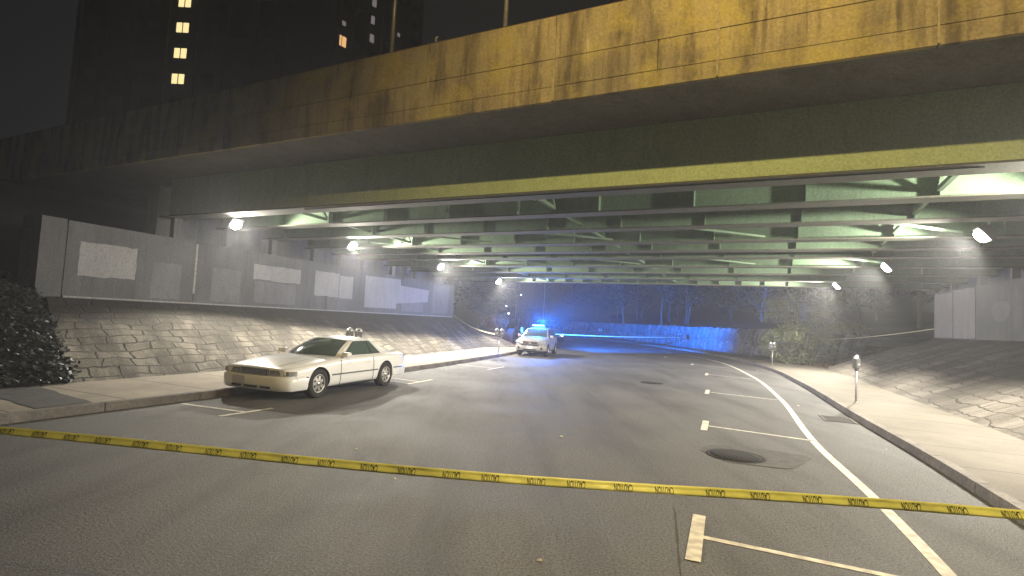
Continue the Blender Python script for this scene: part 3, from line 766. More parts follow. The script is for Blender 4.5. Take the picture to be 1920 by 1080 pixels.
for i, (x, y, h, c) in enumerate(spots):
    tree((x, y, 2.2), h, c, SEEN[i], 20+i, .42, 800 if i < 3 else 1600, .15, (-.1 if i == 0 else .03, 0), group='trees behind the stone wall', lowc=.5)
for i in range(22):     # the wood behind
    s = 48+i*3.3+rnd.uniform(-1, 1); mm = wallR(s)+rnd.uniform(9, 26)
    p = MS(mm, s, 2.6); tree(tuple(p), rnd.uniform(8, 13), rnd.uniform(3, 4.6), 'dark tree in the wood behind the stone wall', 60+i, .55, 1100, .2, group='dark wood behind the stone wall')
for i, (x, y) in enumerate([(-7, 52), (-12, 47), (-9, 60), (-4, 74), (-14, 66), (-1.5, 100), (4, 118), (-20, 58)]):
    tree((x, y, .4), 7+i % 3*1.5, 3.3, 'dark tree beyond the left abutment behind the police car', 100+i, .5, 1100, .18, group='dark trees beyond the left abutment')
# the lit bush at the right
bu = thing('leafy_bush', 'big drooping green bush lit by the lamps at the right end of the stone wall', 'bush', (18.9, 34.4, .2))
rg = random.Random(5); m = MB(); tips = []
for k in range(26):
    a = rg.uniform(0, 6.28); l = rg.uniform(1.2, 2.9); hgt = rg.uniform(1.8, 4.9)
    p1 = Vector((math.cos(a)*l*.35, math.sin(a)*l*.35, hgt*.6)); p2 = Vector((math.cos(a)*l*.8, math.sin(a)*l*.8, hgt)); p3 = Vector((math.cos(a)*l*1.25, math.sin(a)*l*1.25, hgt-.5))
    m.tube([(math.cos(a)*.15, math.sin(a)*.15, -.1), p1, p2, p3], [.04, .03, .018, .006], 5); tips.append((p1, p2, p3))
m.build('stems', M_BARK, bu)
m = MB()
for p1, p2, p3 in tips:
    for q in range(120):
        t_ = rg.uniform(.1, 2); b = p1.lerp(p2, t_) if t_ < 1 else p2.lerp(p3, t_-1)
        o_ = (p3-p1).normalized(); a_ = (o_*rg.uniform(.2, 1)+Vector((rg.gauss(0, .5), rg.gauss(0, .5), rg.gauss(-.35, .3)))).normalized()
        b = b+Vector((rg.gauss(0, .22), rg.gauss(0, .22), rg.gauss(0, .16))); l = rg.uniform(.16, .34); n_ = a_.cross(Vector((rg.gauss(0, .4), rg.gauss(0, .4), 1))).normalized()
        m.add([b, b+a_*l*.5+n_*l*.13, b+a_*l-Vector((0, 0, l*.2)), b+a_*l*.5-n_*l*.13], [(0, 1, 2, 3)])
leaf_cards(m, (-.2, .3, 1.2), (2.3, 2.1, 1.4), 1600, .24, rg)
m.build('leaves', M_LEAF, bu)
m = MB()
for q in range(70):
    b = Vector((.75+rg.gauss(0, .35), -.9+rg.gauss(0, .2), 3.1+rg.gauss(0, .12))); a_ = Vector((rg.uniform(.3, 1), rg.gauss(0, .3), rg.gauss(0, .25))).normalized(); l = .32; n_ = a_.cross(Vector((0, 0, 1))).normalized()
    m.add([b, b+a_*l*.5+n_*.04, b+a_*l, b+a_*l*.5-n_*.04], [(0, 1, 2, 3)])
o = m.build('dry_frond', M_DRY, bu); o['label'] = 'dry tan spray of leaves sticking out of the bush'
# ivy on the bank at the far left
rg = random.Random(9); m = MB()
for q in range(30000):
    i = .998-rg.random()**1.4*.2; j = rg.random()**1.3*.42
    p = fb1(i, j); cl = .5+.5*math.sin(p.x*2.3+math.sin(p.y*1.7)*2)*math.sin(p.y*2.1)
    p = p+Vector((rg.gauss(0, .08)-.02, rg.gauss(0, .1), rg.uniform(0, .08+.2*cl)))
    a = Vector((rg.gauss(0, 1), rg.gauss(0, 1), rg.gauss(0, .5))).normalized(); b = a.cross(Vector((rg.gauss(0, .5), rg.gauss(0, .5), 1))).normalized(); l = rg.uniform(.06, .14)
    m.add([p-a*l*.5, p+b*l*.4, p+a*l*.5, p-b*l*.4], [(0, 1, 2, 3)])
tag(m.build('ivy', M_IVY), 'dark ivy covering the bank at the left edge beside the block slope', 'ivy', kind='stuff')
m = MB()
for q in range(2600):
    s = 33+rg.random()*10; a = backR(s); mm = a-.3+rg.random()**1.3*6; i = (s-31)/16; j = max(0, (mm-a)/(19-a)); p = fb3(i, j)+Vector((0, 0, .03+rg.random()*.05))
    if mm < a: p.z = .17
    a_ = rg.uniform(0, 6.28); l = rg.uniform(.05, .13); x = Vector((math.cos(a_), math.sin(a_), rg.uniform(-.3, .3)))*l; y = Vector((-math.sin(a_), math.cos(a_), rg.uniform(-.3, .3)))*l*.6
    m.quad(p-x, p+y, p+x, p-y)
tag(m.build('leaf_litter', M_DRY), 'brown fallen leaves scattered on the bare earth beyond the right slope', 'fallen leaves', kind='stuff')
# brick planter with a bare lit shrub on the far left corner
pl = thing('brick_planter', 'low red brick planter wall with pale coping behind the left twin parking meter', 'planter', (-1.25, 42.6, .14), R(-10))
m = MB(); m.box(-1.6, 1.6, -.5, .5, -.1, .92); m.box(-1.6, -1.25, -.6, .6, -.1, 1.1); m.box(1.25, 1.6, -.6, .6, -.1, 1.1); m.build('brickwork', M_BRICKR, pl)
m = MB(); m.box(-1.24, 1.24, -.56, .56, .925, 1.0); m.box(-1.68, -1.2, -.66, .66, 1.105, 1.18); m.box(1.2, 1.68, -.66, .66, 1.105, 1.18); m.build('coping', M_CONC, pl)
sh = thing('bare_shrub', 'bare reddish twiggy shrub growing in the brick planter', 'shrub', (-1.25, 42.6, 1.1)); m = MB(); rg = random.Random(3)
for k in range(60):
    a = rg.uniform(0, 6.28); r_ = rg.uniform(.1, 1.0); h_ = rg.uniform(.5, 1.5); x = rg.uniform(-.7, .7)
    m.tube([(x, 0, -.1), (x+math.cos(a)*r_*.4, math.sin(a)*.2, h_*.6), (x+math.cos(a)*r_*.7, math.sin(a)*.3, h_)], [.02, .014, .005], 4)
m.build('twigs', mat('red_twigs', (.3, .16, .12), .8, .2), sh)
m = MB(); leaf_cards(m, (0, 0, .7), (1.2, .4, .6), 260, .14, rg); m.build('leaves', mat('red_leaves', (.28, .13, .1), .8, .2), sh)

# far street lights and a tall bare pole
def far_lamp(loc, h, label, k):
    t = thing('far_street_lamp', label, 'street lamp', loc, 0, 'distant street lamps')
    m = MB(); m.tube([(0, 0, 0), (0, 0, h)], [.09, .05], 8); m.tube([(0, 0, h), (.8, 0, h+.25)], .04, 6); m.build('pole', M_GALV, t)
    m = MB(); m.lathe((.95, 0, h+.2), [(.001, -.14), (.13, -.06), (.16, .03), (.1, .1), (.001, .12)], 12); m.build('lamp_head', M_HEAD, t)
    return t
for (px_, pz, Z, lab) in ((-.052, 2, 120, 'distant street lamp, leftmost white dot beyond the abutment'), (-.009, 4.6, 110, 'distant street lamp shining above the brick planter'), (.018, 7.3, 115, 'distant street lamp, highest white dot above the police car'), (-.004, 3.0, 100, 'distant street lamp lowest above the red shrub')):
    far_lamp((px_*Z-.95, Z, .3), pz-.3, lab, 1)
t = thing('tall_pole', 'tall thin bare pole rising behind the police car to the bridge', 'pole', (6.9, 112, 0)); m = MB(); m.tube([(0, 0, 0), (0, 0, 14)], [.13, .08], 8); m.lathe((0, 0, 0), [(.3, 0), (.3, .1), (.18, .2)], 12); m.build('shaft', M_GALV, t)

# ================================================================== STREET FURNITURE
def meter_head(t, x, s=1):
    m = MB(); m.obox((x, 0, 1.12), (.11*s, 0, 0), (0, .07, 0), (0, 0, .14)); m.build('meter_body', M_METER, t, .025, 3)
    m = MB(); m.obox((x, 0, .955), (.05, 0, 0), (0, .04, 0), (0, 0, .045)); m.build('neck', M_METER, t, .012)
    m = MB()
    prof = [(.113*math.cos(a), .11*math.sin(a)) for a in np.linspace(0, math.pi/2, 7)]
    m.lathe((x, 0, 1.252), [(.111, 0)]+prof[1:-1]+[(.001, .11)], 18); o = m.build('dome', M_DOME, t); o.scale = (1, .72, 1)
    m = MB(); m.obox((x, -.0715, 1.10), (.05, 0, 0), (0, .003, 0), (0, 0, .02)); m.build('coin_plate', M_DOME, t)
    m = MB(); m.obox((x, -.075, 1.29), (.03, 0, 0), (0, .004, 0), (0, 0, .025)); m.build('display', M_BLK, t)
def meter(loc, rz, label, double=False, group='parking meters along the kerbs'):
    t = thing('parking_meter', label, 'parking meter', loc, rz, group)
    m = MB(); m.tube([(0, 0, 0), (0, 0, .93 if not double else .84)], .03, 12); m.lathe((0, 0, 0), [(.07, 0), (.07, .012), (.035, .02)], 14); m.build('post', M_GALV, t)
    if double:
        m = MB(); m.tube([(-.13, 0, .92), (-.1, 0, .85), (.1, 0, .85), (.13, 0, .92)], .025, 8); m.build('yoke', M_GALV, t)
        meter_head(t, -.14); meter_head(t, .14)
    else: meter_head(t, 0)
    return t
meter((10.08, 15.52, .15), R(30), 'grey single-head parking meter with a pale dome, nearest on the right pavement')
meter((15.75, 32.0, .15), R(26), 'twin-head parking meter in front of the stone wall at its right end', True)
meter(tuple(MS(-4.5, 58.6, .15)), R(20), 'small pale twin-head parking meter before the middle of the stone wall', True)
meter(tuple(MS(kerbR(72)+.5, 72, .15)), 0, 'farthest thin parking meter on the right kerb, tinted blue', True)
meter((-.55, 29.05, .15), R(10), 'twin-head parking meter on the left kerb just left of the police car', True)
meter((-4.98, 17.2, .12), R(15), 'twin-head parking meter peeking over the roof of the white coupe', True)
meter((.9, 40.2, .15), R(10), 'parking meter on the left kerb hidden behind the police car')
meter((-9.55, 4.75, .15), R(-60), 'parking meter at the left kerb holding the near caution tape')
meter((5.35, 3.12, .15), R(60), 'parking meter at the right kerb holding the near caution tape')
t = thing('old_post', 'thin dark post with a pale knob standing in front of the leafy bush', 'post', (20.5, 35.5, .2))
m = MB(); m.tube([(0, 0, 0), (0, 0, 2.1)], .035, 8)
for z in (.35, .9, 1.3, 1.75): m.lathe((0, 0, z), [(.04, 0), (.07, .03), (.07, .1), (.04, .13)], 10)
m.build('shaft', M_METER, t); m = MB(); m.lathe((0, 0, 2.1), [(.03, 0), (.08, .05), (.08, .12), (.001, .17)], 12); m.build('knob', M_DOME, t)

# manholes and gully
def manhole(loc, label, r=.36, patch=True):
    t = thing('manhole_cover', label, 'manhole cover', loc)
    m = MB(); m.lathe((0, 0, 0), [(r+.05, .0085), (r+.05, .012), (r+.005, .012), (r+.002, .009)], 36); m.lathe((0, 0, 0), [(r-.004, .0085), (r-.004, .013), (.001, .013)], 36)
    for k in range(-4, 5):
        l = math.sqrt(max(0, (r-.05)**2-(k*.07)**2)); m.obox((k*.07, 0, .014), (.012, 0, 0), (0, l, 0), (0, 0, .003))
    m.build('lid', M_MANH, t)
    if patch:
        m = MB(); n_ = 40; vs = [(.32+(.80+.16*math.sin(3*a+1)+.05*math.sin(7*a))*math.cos(a), .05+(.68+.06*math.sin(4*a))*math.sin(a), .0065) for a in np.linspace(0, 6.283, n_+1)[:-1]]
        m.add(vs, [tuple(range(n_))]); m.build('tar_patch', M_STAIN, t)
    return t
manhole((3.75, 8.75, 0), 'black manhole cover in an oval tar patch beyond the caution tape on the right', .4)
manhole((5.23, 19.44, 0), 'small dark manhole cover in the middle of the road far under the bridge', .36, False)
t = thing('drain_grate', 'iron drain grate set against the right kerb', 'drain', tuple(MS(kerbR(15.2)-.42, 15.2, 0)), YAW_S)
m = MB(); m.box(-.45, .45, -.33, .33, .002, .006); m.build('pit', M_MANH, t); m = MB()
for k in range(12): x = -.42+k*.076; m.box(x, x+.035, -.3, .3, .007, .014)
m.box(-.47, .47, .3, .35, .0071, .015); m.box(-.47, .47, -.35, -.3, .0071, .015); m.build('bars', mat('worn_iron', (.075, .07, .065), .8, .2, 20), t)

# litter
rg = random.Random(12)
LIT = [((.35, 4.6), 'on the road below the caution tape, left of centre'), ((-1.3, 6.6), 'on the road just beyond the middle of the caution tape'), ((-2.15, 7.9), 'on the open road to the right of the white car\'s nose'),
       ((1.0, 9.5), 'in the middle of the road between car and bays'), ((-2.3, 20.0), 'in the gutter behind the white car'), ((-1.7, 22.6), 'by the left kerb before the police car'), ((-1.2, 24.3), 'at the left kerb near the twin parking meter'),
       ((9.0, 13.9), 'in the right gutter just past the drain'), ((7.0, 9.9), 'between edge line and right kerb'), ((13.2, 28.4), 'by the right kerb where it bends'), ((8.3, 15.3), 'beside the edge line before the drain'), ((-2.6, 18.6), 'in the left gutter close behind the white car')]
for (x, y), lab in LIT:
    m = MB(); r_ = rg.uniform(.014, .028); b = []
    n_ = 8
    for k in range(n_): a = 6.283*k/n_; b.append((r_*math.cos(a)*rg.uniform(.7, 1.5), r_*math.sin(a)*rg.uniform(.5, 1.2), 0.0))
    tp = [(p[0]*.6+rg.gauss(0, .004), p[1]*.6, r_*rg.uniform(.3, .9)) for p in b]
    m.add(b+tp+[(0, 0, r_*.5)], [(i, (i+1) % n_, n_+(i+1) % n_, n_+i) for i in range(n_)]+[(n_+i, n_+(i+1) % n_, 2*n_) for i in range(n_)])
    o = m.build('paper_scrap', M_PAPER); o.location = (x, y, .004); tag(o, 'white litter scrap '+lab, 'litter', 'scraps of litter on the road')

# ================================================================== CAUTION TAPE
def tape_path(x): # near tape: sagging almost straight line
    return Vector((x, 3.475-.083*x+.011*x*x*(1 if x < 0 else .55), 1.0-.012*math.sin((x+1.5)*1.1)-.004*max(0, x-1)**2))
tp = thing('caution_tape', 'yellow caution tape stretched right across the foreground with upside-down black lettering', 'caution tape', (0, 3.475, 1.0))
inv = Matrix.Translation(-Vector(tp.location))
xs = np.linspace(-3.55, 5.32, 240)
def ttilt(x): return .18+.12*math.sin(x*.7+1)+.13*math.sin(x*2.3)+.07*math.sin(x*6.1+2)+.04*math.sin(x*13.7)+(.55*max(0, min(1, (-2.2-x)/1.4)))
def tframe(x):
    a, b = tape_path(x-.01), tape_path(x+.01); d = (b-a).normalized(); up = Vector((0, 0, 1)); nrm = d.cross(up).normalized()   # faces the camera (-y)
    q = ttilt(x); up2 = (up*math.cos(q)-nrm*math.sin(q)*-1).normalized(); up2 = (up*math.cos(q)+(-nrm)*math.sin(q)).normalized()
    return tape_path(x), d, up2, d.cross(up2).normalized()
HT = .029
m = MB(); X0, X1 = -9.45, 5.32; n_ = 300
def tp_pt(i, j):
    x = X0+(X1-X0)*i
    c, d, u, nn = tframe(x)
    cup = .006*math.cos(j*math.pi*1.3)+.0025*math.sin(x*31+j*4)
    return c+u*HT*(2*j-1)+nn*cup
_old = tape_path
def tape_path(x):
    if x < -3.6:
        a = _old(-3.6); e = Vector((-9.5, 4.72, 1.06)); q = (x+3.6)/(-9.5+3.6); p = a.lerp(e, q); p.z -= .05*math.sin(q*3.14); return p
    return _old(x)
m.grid(tp_pt, n_, 4); o = m.build('tape_strip', M_YEL, tp); o.matrix_parent_inverse = inv
sol = o.modifiers.new('t', 'SOLIDIFY'); sol.thickness = .0006
# lettering
cu = bpy.data.curves.new('caution_text', 'FONT'); cu.body = 'CAUTION'; cu.size = 1; cu.space_character = 1.08; cu.resolution_u = 3; cu.offset = .012
to = bpy.data.objects.new('caution_text', cu); COL.objects.link(to); bpy.context.view_layer.update()
tm = bpy.data.meshes.new_from_object(to.evaluated_get(bpy.context.evaluated_depsgraph_get()))
bpy.data.objects.remove(to)
bm = bmesh.new(); bm.from_mesh(tm)
mx0 = min(v.co.x for v in bm.verts); mx1 = max(v.co.x for v in bm.verts); my1 = max(v.co.y for v in bm.verts)
bmesh.ops.bisect_plane(bm, geom=bm.verts[:]+bm.edges[:]+bm.faces[:], plane_co=(0, my1*.86, 0), plane_no=(0, 1, 0), clear_outer=True)
for cut in np.linspace(mx0, mx1, 9)[1:-1]: bmesh.ops.bisect_plane(bm, geom=bm.verts[:]+bm.edges[:]+bm.faces[:], plane_co=(cut, 0, 0), plane_no=(1, 0, 0))
bmesh.ops.triangulate(bm, faces=bm.faces)
TV = [((v.co.x-mx0)/(mx1-mx0), v.co.y/my1) for v in bm.verts]; TF = [[v.index for v in f.verts] for f in bm.faces]; bm.free(); bpy.data.meshes.remove(tm)
x = -3.587; k = 0; LW, LH = .116, .044
while x < 5.1:
    vs = []; m = MB()
    for a, b in TV:     # rotated by half a turn: starts at the right, feet upward
        xx = x+LW/2-a*LW*.985; c, d, u, nn = tframe(xx)
        y = .0165-b*LH; j = (y/HT+1)/2
        cup = .006*math.cos(j*math.pi*1.3)+.0025*math.sin(xx*31+j*4)
        vs.append(c+u*y+nn*(cup+.0022))
    m.add(vs, TF); o = m.build('lettering', M_INK, tp); o.matrix_parent_inverse = inv; x += (.277 if k % 2 == 0 else .258) if x < -3.1 else ((.252, .293)[k % 2] if x < .9 else (.270, .312)[k % 2]); k += 1
# the tape bow knotted round each meter
for mx_, my_ in ((-9.55, 4.75), (5.35, 3.12)):
    m = MB(); m.lathe((mx_, my_, .985), [(.033, 0), (.035, .03), (.033, .07)], 12); o = m.build('tape_knot', M_YEL, tp); o.matrix_parent_inverse = inv
def far_tape(pts, label, sag=.1, wd=.07):
    m = MB(); P = []
    for a, b in zip(pts, pts[1:]):
        a, b = Vector(a), Vector(b)
        for k in range(16): q = k/15; p = a.lerp(b, q); p.z -= sag*math.sin(q*3.14); P.append(p)
    for a, b in zip(P, P[1:]):
        if (b-a).length > 1e-4: m.bar(a, b, .004, wd)
    o = m.build('far_caution_tape', M_FARTAPE); tag(o, label, 'caution tape', 'far caution tapes')
far_tape([(.9, 40.2, 1.12), tuple(MS(-4.5, 58.6, 1.12))], 'thin pale tape stretched across the road behind the police car to a twin meter', .12)
far_tape([(-.55, 29.05, 1.15), tuple(MS(-18.2, 34.0, 2.15))], 'pale tape running from the left twin meter up to the abutment corner', .25)
far_tape([(20.5, 35.5, 1.75), tuple(MS(9.6, 31.9, 2.7))], 'short pale tape rising right from the thin post by the bush', .1, .03)

# ================================================================== VEHICLES
def shell(stations, wheels, arch_r, name, material, parent, sub=2, sect=None, yw=.96):
    # stations: x, half width, z bottom, z shoulder, z top ; a closed hull lofted along x, wheel wells cut out
    bm = bmesh.new(); rings = []
    for st in stations:
        x, w_, zb, zs, zt = st[:5]; nose = st[5] if len(st) > 5 else 0
        zm = zb+(zs-zb)*.5
        half = [(0, zb), (.78*w_, zb), (.93*w_, zb+.02), (.985*w_, zb+.14), (1.0*w_, zm), (.992*w_, zs-.13), (.975*w_, zs-.04), (.90*w_, zs+.01), (.72*w_, zs+(zt-zs)*.55), (.4*w_, zs+(zt-zs)*.9), (0, zt)]
        full = half+[(-y, z) for y, z in half[1:-1][::-1]]
        rings.append([bm.verts.new((x, y, z)) for y, z in full])
    n = len(rings[0])
    for a, b in zip(rings, rings[1:]):
        for k in range(n): bm.faces.new((a[k], a[(k+1) % n], b[(k+1) % n], b[k]))
    h = (n)//2
    for r_, rev in ((rings[0], False), (rings[-1], True)):
        for k in range(h):
            q = [r_[k], r_[k+1], r_[(n-k-1) % n], r_[(n-k) % n]] if k else [r_[0], r_[1], r_[n-1]]
            q = list(dict.fromkeys(q))
            if len(q) > 2: bm.faces.new(q[::-1] if not rev else q)
    bmesh.ops.recalc_face_normals(bm, faces=bm.faces)
    me = bpy.data.meshes.new(name); bm.to_mesh(me); bm.free(); me.materials.append(material); me.materials.append(M_HOLE)
    o = bpy.data.objects.new(name, me); COL.objects.link(o)
    s_ = o.modifiers.new('s', 'SUBSURF'); s_.levels = sub; s_.render_levels = sub
    cut = MB(); cut.cur = 0
    for wx in wheels:
        for sg in (-1, 1): cut.lathe((wx, sg*(yw+.2), .33), [(arch_r, -sg*.55), (arch_r, sg*.1)][::sg], 40, 'y')
    c = cut.build('cut', M_HOLE); cb = bmesh.new(); cb.from_mesh(c.data); bmesh.ops.recalc_face_normals(cb, faces=cb.faces); cb.to_mesh(c.data); cb.free()
    b = o.modifiers.new('b', 'BOOLEAN'); b.operation = 'DIFFERENCE'; b.object = c; b.solver = 'EXACT'; b.material_mode = 'TRANSFER'
    bpy.context.view_layer.update()
    m2 = bpy.data.meshes.new_from_object(o.evaluated_get(bpy.context.evaluated_depsgraph_get()))
    o.modifiers.clear(); o.data = m2; bpy.data.objects.remove(c); bpy.data.meshes.remove(me)
    for p in m2.polygons: p.use_smooth = True
    m2.set_sharp_from_angle(angle=R(35))
    o.parent = parent; o.name = name
    return o
def wheel(parent, x, y, r, rim_r, wd, spokes=7, back=False):
    sg = 1 if y > 0 else -1; t = bpy.data.objects.new('wheel', None)
    m = MB(); pr = [(rim_r-.01, -wd/2), (r-.03, -wd/2), (r, -wd/2+.03), (r, wd/2-.03), (r-.03, wd/2), (rim_r, wd/2-.005), (rim_r-.012, wd/2-.03)]
    pr = [(a, b*sg) for a, b in pr]
    if sg < 0: pass
    m.lathe((0, 0, 0), pr, 40, 'y'); ty = m.build('wheel', M_RUB, parent); ty.location = (x, y, r)
    m = MB(); m.lathe((0, 0, 0), [(rim_r-.008, -wd*.4*sg), (rim_r-.006, (wd/2-.008)*sg), (rim_r-.028, (wd/2-.008)*sg), (rim_r-.035, (wd/2-.05)*sg)], 36, 'y')
    for k in range(spokes):
        a = 6.283*k/spokes; d = Vector((math.cos(a), 0, math.sin(a))); e = Vector((-math.sin(a), 0, math.cos(a)))
        yo = (wd/2-.02)*sg
        A = [d*.03-e*.035, d*.03+e*.035, d*(rim_r-.02)+e*.036, d*(rim_r-.02)-e*.036]
        f_ = [p+Vector((0, yo-.012*sg*(i > 1), 0)) for i, p in enumerate(A)]; b_ = [p+Vector((0, yo-.05*sg, 0)) for p in A]
        m.add(f_+b_, [(0, 1, 2, 3), (4, 7, 6, 5), (0, 4, 5, 1), (1, 5, 6, 2), (2, 6, 7, 3), (3, 7, 4, 0)])
    m.lathe((0, 0, 0), [(.06, (wd/2-.04)*sg), (.058, (wd/2-.006)*sg), (.001, (wd/2-.002)*sg)], 18, 'y')
    m.build('rim', M_RIM, ty)
    m = MB(); m.lathe((0, 0, 0), [(rim_r-.03, (wd/2-.085)*sg), (.001, (wd/2-.085)*sg)], 24, 'y'); m.build('brake_disc', M_HOLE, ty)
def greenhouse(parent, P, material, glass_inset=.004, side_glass=None, zadd=0):
    """P: dict of half profile key points; builds pillars and roof as one closed shell, glass panes slightly proud"""
    m = MB(); m.smooth = True
    bf_c, bf_s, tf_c, tf_s, tm_c, tm_s, tr_c, tr_s, br_c, br_s = [Vector(P[k]) for k in ('bf_c', 'bf_s', 'tf_c', 'tf_s', 'tm_c', 'tm_s', 'tr_c', 'tr_s', 'br_c', 'br_s')]
    def mir(v): return Vector((v.x, -v.y, v.z))
    def arc(c, s, i):   # i in -1..1 across
        a = abs(i); q = c.lerp(s, a); q.x = c.x+(s.x-c.x)*a**2; q.z = c.z+(s.z-c.z)*a**2.6
        if i < 0: q.y = -q.y
        return q
    rows_ = [(bf_c, bf_s), (tf_c, tf_s), (tm_c, tm_s), (tr_c, tr_s), (br_c, br_s)]
    seg = [10, 5, 6, 8]; nU = 20; vs = []; R_ = []
    for (a, b), n in zip(zip(rows_, rows_[1:]), seg):
        for k in range(n):
            q = k/n; c = a[0].lerp(b[0], q); s = a[1].lerp(b[1], q)
            if a is rows_[0]: bul = .035*math.sin(q*3.14); c = c+Vector((bul, 0, bul)); s = s+Vector((bul*.5, 0, bul*.5))
            if b is rows_[-1]: bul = .03*math.sin(q*3.14); c = c+Vector((-bul, 0, bul)); s = s+Vector((-bul*.4, 0, bul*.4))
            R_.append((c, s))
    R_.append(rows_[-1])
    grid_ = [[arc(c, s, -1+2*j/nU) for j in range(nU+1)] for c, s in R_]
    b0 = len(m.v)
    for r_ in grid_: m.v += [tuple(p) for p in r_]
    W_ = nU+1
    for i in range(len(grid_)-1):
        for j in range(nU): m.face((b0+i*W_+j, b0+i*W_+j+1, b0+(i+1)*W_+j+1, b0+(i+1)*W_+j))
    # sides
    m.smooth = False
    base_f, base_r = Vector(P['sf']), Vector(P['sr'])
    for sg in (1, -1):
        edge_ = [r_[-1] if sg > 0 else r_[0] for r_ in grid_]; n = len(edge_)
        bot = [base_f.lerp(base_r, min(1, max(0, (e.x-base_f.x)/(base_r.x-base_f.x)))) for e in edge_]
        if sg < 0: bot = [mir(p) for p in bot]
        b1 = len(m.v); m.v += [tuple(p) for p in edge_]+[tuple(p) for p in bot]
        for k in range(n-1):
            f = (b1+k, b1+k+1, b1+n+k+1, b1+n+k); m.face(f if sg > 0 else f[::-1])
    m.build('roof', material, parent)
    def pane(rows_i, j0, j1, name, off=.005):
        g = MB(); g.smooth = True; b = 0; n = 0
        sel = grid_[rows_i[0]:rows_i[1]+1]
        out = []
        for ri, r_ in enumerate(sel):
            row = []
            for j in range(j0, j1+1):
                i_ = rows_i[0]+ri; a = grid_[max(0, i_-1)][j]; c = grid_[min(len(grid_)-1, i_+1)][j]; l = r_[max(0, j-1)]; q = r_[min(nU, j+1)]
                nn = (c-a).cross(q-l)
                nn = nn.normalized() if nn.length > 1e-9 else Vector((0, 0, 1))
                if nn.z < 0: nn = -nn
                row.append(r_[j]+nn*off)
            out.append(row)
        g.v = [tuple(p) for r_ in out for p in r_]; ww = j1-j0+1
        for i in range(len(out)-1):
            for j in range(ww-1): g.face((i*ww+j, i*ww+j+1, (i+1)*ww+j+1, (i+1)*ww+j))
        return g.build(name, M_GLASS, parent)
    pane((0, 9), 1, nU-1, 'windscreen'); pane((22, 28), 2, nU-2, 'rear_window')
    for poly in side_glass:
        for sg in (1, -1):
            g = MB(); pts = [Vector(p) for p in poly]; c = sum(pts, Vector())/len(pts)
            # project on side plane, stand 6 mm proud
            nrm = (pts[1]-pts[0]).cross(pts[2]-pts[1]).normalized(); nrm = nrm if nrm.y > 0 else -nrm
            o_ = [p+nrm*.012 for p in pts]; t_ = [c+(p-c)*1.05+nrm*.008 for p in pts]
            if sg < 0: o_ = [mir(p) for p in o_]; t_ = [mir(p) for p in t_]
            n = len(o_); g.add(o_, [tuple(range(n))]); ob = g.build('side_window', M_GLASS, parent)
            g = MB(); g.add(t_, [tuple(range(n))]); g.build('window_trim', M_BLK, ob)
def side_curve(stations, z, x):    # half width of hull at x (approx)
    xs = [s[0] for s in stations][::-1]; ws = [s[1] for s in stations][::-1]
    return float(np.interp(x, xs, ws))

# ---- white coupe
cp = thing('parked_coupe', 'cream white two-door luxury coupe parked by the left kerb under the bridge', 'car', (-4.70, 13.86, 0), math.atan2(-.942, -.335))
ST = [(2.452, .80, .30, .675, .690), (2.445, .83, .27, .69, .705), (2.36, .885, .24, .70, .735), (2.30, .905, .24, .708, .752), (2.05, .93, .22, .735, .80), (1.6, .952, .2, .785, .86), (1.1, .96, .19, .84, .905), (.7, .962, .19, .875, .935),
      (.3, .962, .19, .89, .945), (-.5, .96, .19, .90, .955), (-1.2, .955, .19, .905, .96), (-1.7, .945, .21, .905, .965), (-2.2, .925, .25, .895, .955), (-2.5, .88, .28, .875, .93), (-2.62, .80, .30, .84, .88), (-2.65, .72, .34, .78, .80)]
shell(ST, (1.37, -1.37), .385, 'body', M_CREAM, cp)
greenhouse(cp, dict(bf_c=(.86, 0, .93), bf_s=(.52, .80, .885), tf_c=(-.02, 0, 1.335), tf_s=(-.22, .585, 1.275), tm_c=(-.5, 0, 1.365), tm_s=(-.55, .60, 1.30), tr_c=(-1.0, 0, 1.335), tr_s=(-1.02, .59, 1.275), br_c=(-1.86, 0, .95), br_s=(-1.70, .74, .90), sf=(.60, .86, .885), sr=(-1.80, .86, .90)), M_CREAM,
           side_glass=[[(.36, .835, .925), (-.22, .625, 1.245), (-.70, .632, 1.255), (-.72, .845, .93)], [(-.76, .845, .93), (-.74, .632, 1.255), (-.90, .630, 1.25), (-1.16, .838, .935)]])
def addp(m, name, mt, parent=cp, bevel=0, lab=None):
    o = m.build(name, mt, parent, bevel)
    if lab: o['label'] = lab
    return o
# bumpers: wrapped band following the nose
def wrap(xf, hw, z0, z1, depth, back, proud=.03, n=22, pw=3.2):
    m = MB(); m.smooth = True; rows_ = []
    for zq, in_ in ((z0, .05), (z0+.04, .012), ((z0+z1)/2, 0), (z1-.035, .005), (z1, .04)):
        row = []
        for k in range(n+1):
            a = -1+2*k/n; y = (hw-in_*.6)*math.copysign(abs(a)**.8, a); x = xf-in_-depth*abs(a)**pw
            row.append((x, y, zq))
        # run back along the sides
        row = [(back, -(hw-in_*.6+.0), zq)]+row+[(back, hw-in_*.6, zq)]
        rows_.append(row)
    w_ = len(rows_[0]); m.v = [p for r_ in rows_ for p in r_]
    for i in range(4):
        for j in range(w_-1): m.face((i*w_+j, i*w_+j+1, (i+1)*w_+j+1, (i+1)*w_+j))
    b = len(m.v); top = [(min(x, xf-.2)-.06 if 0 < k < w_-1 else x, y*.8, z) for k, (x, y, z) in enumerate(rows_[-1])]
    m.v += top
    for j in range(w_-1): m.face((4*w_+j, 4*w_+j+1, b+j+1, b+j))
    return m
addp(wrap(2.58, .952, .225, .53, .20, 1.79, pw=5), 'front_bumper', M_CREAM)
mb_ = wrap(2.74, .93, .25, .56, .26, 1.79)
mb_.v = [(-x, -y, z) for x, y, z in mb_.v]; addp(mb_, 'rear_bumper', M_CREAM)
m = MB()
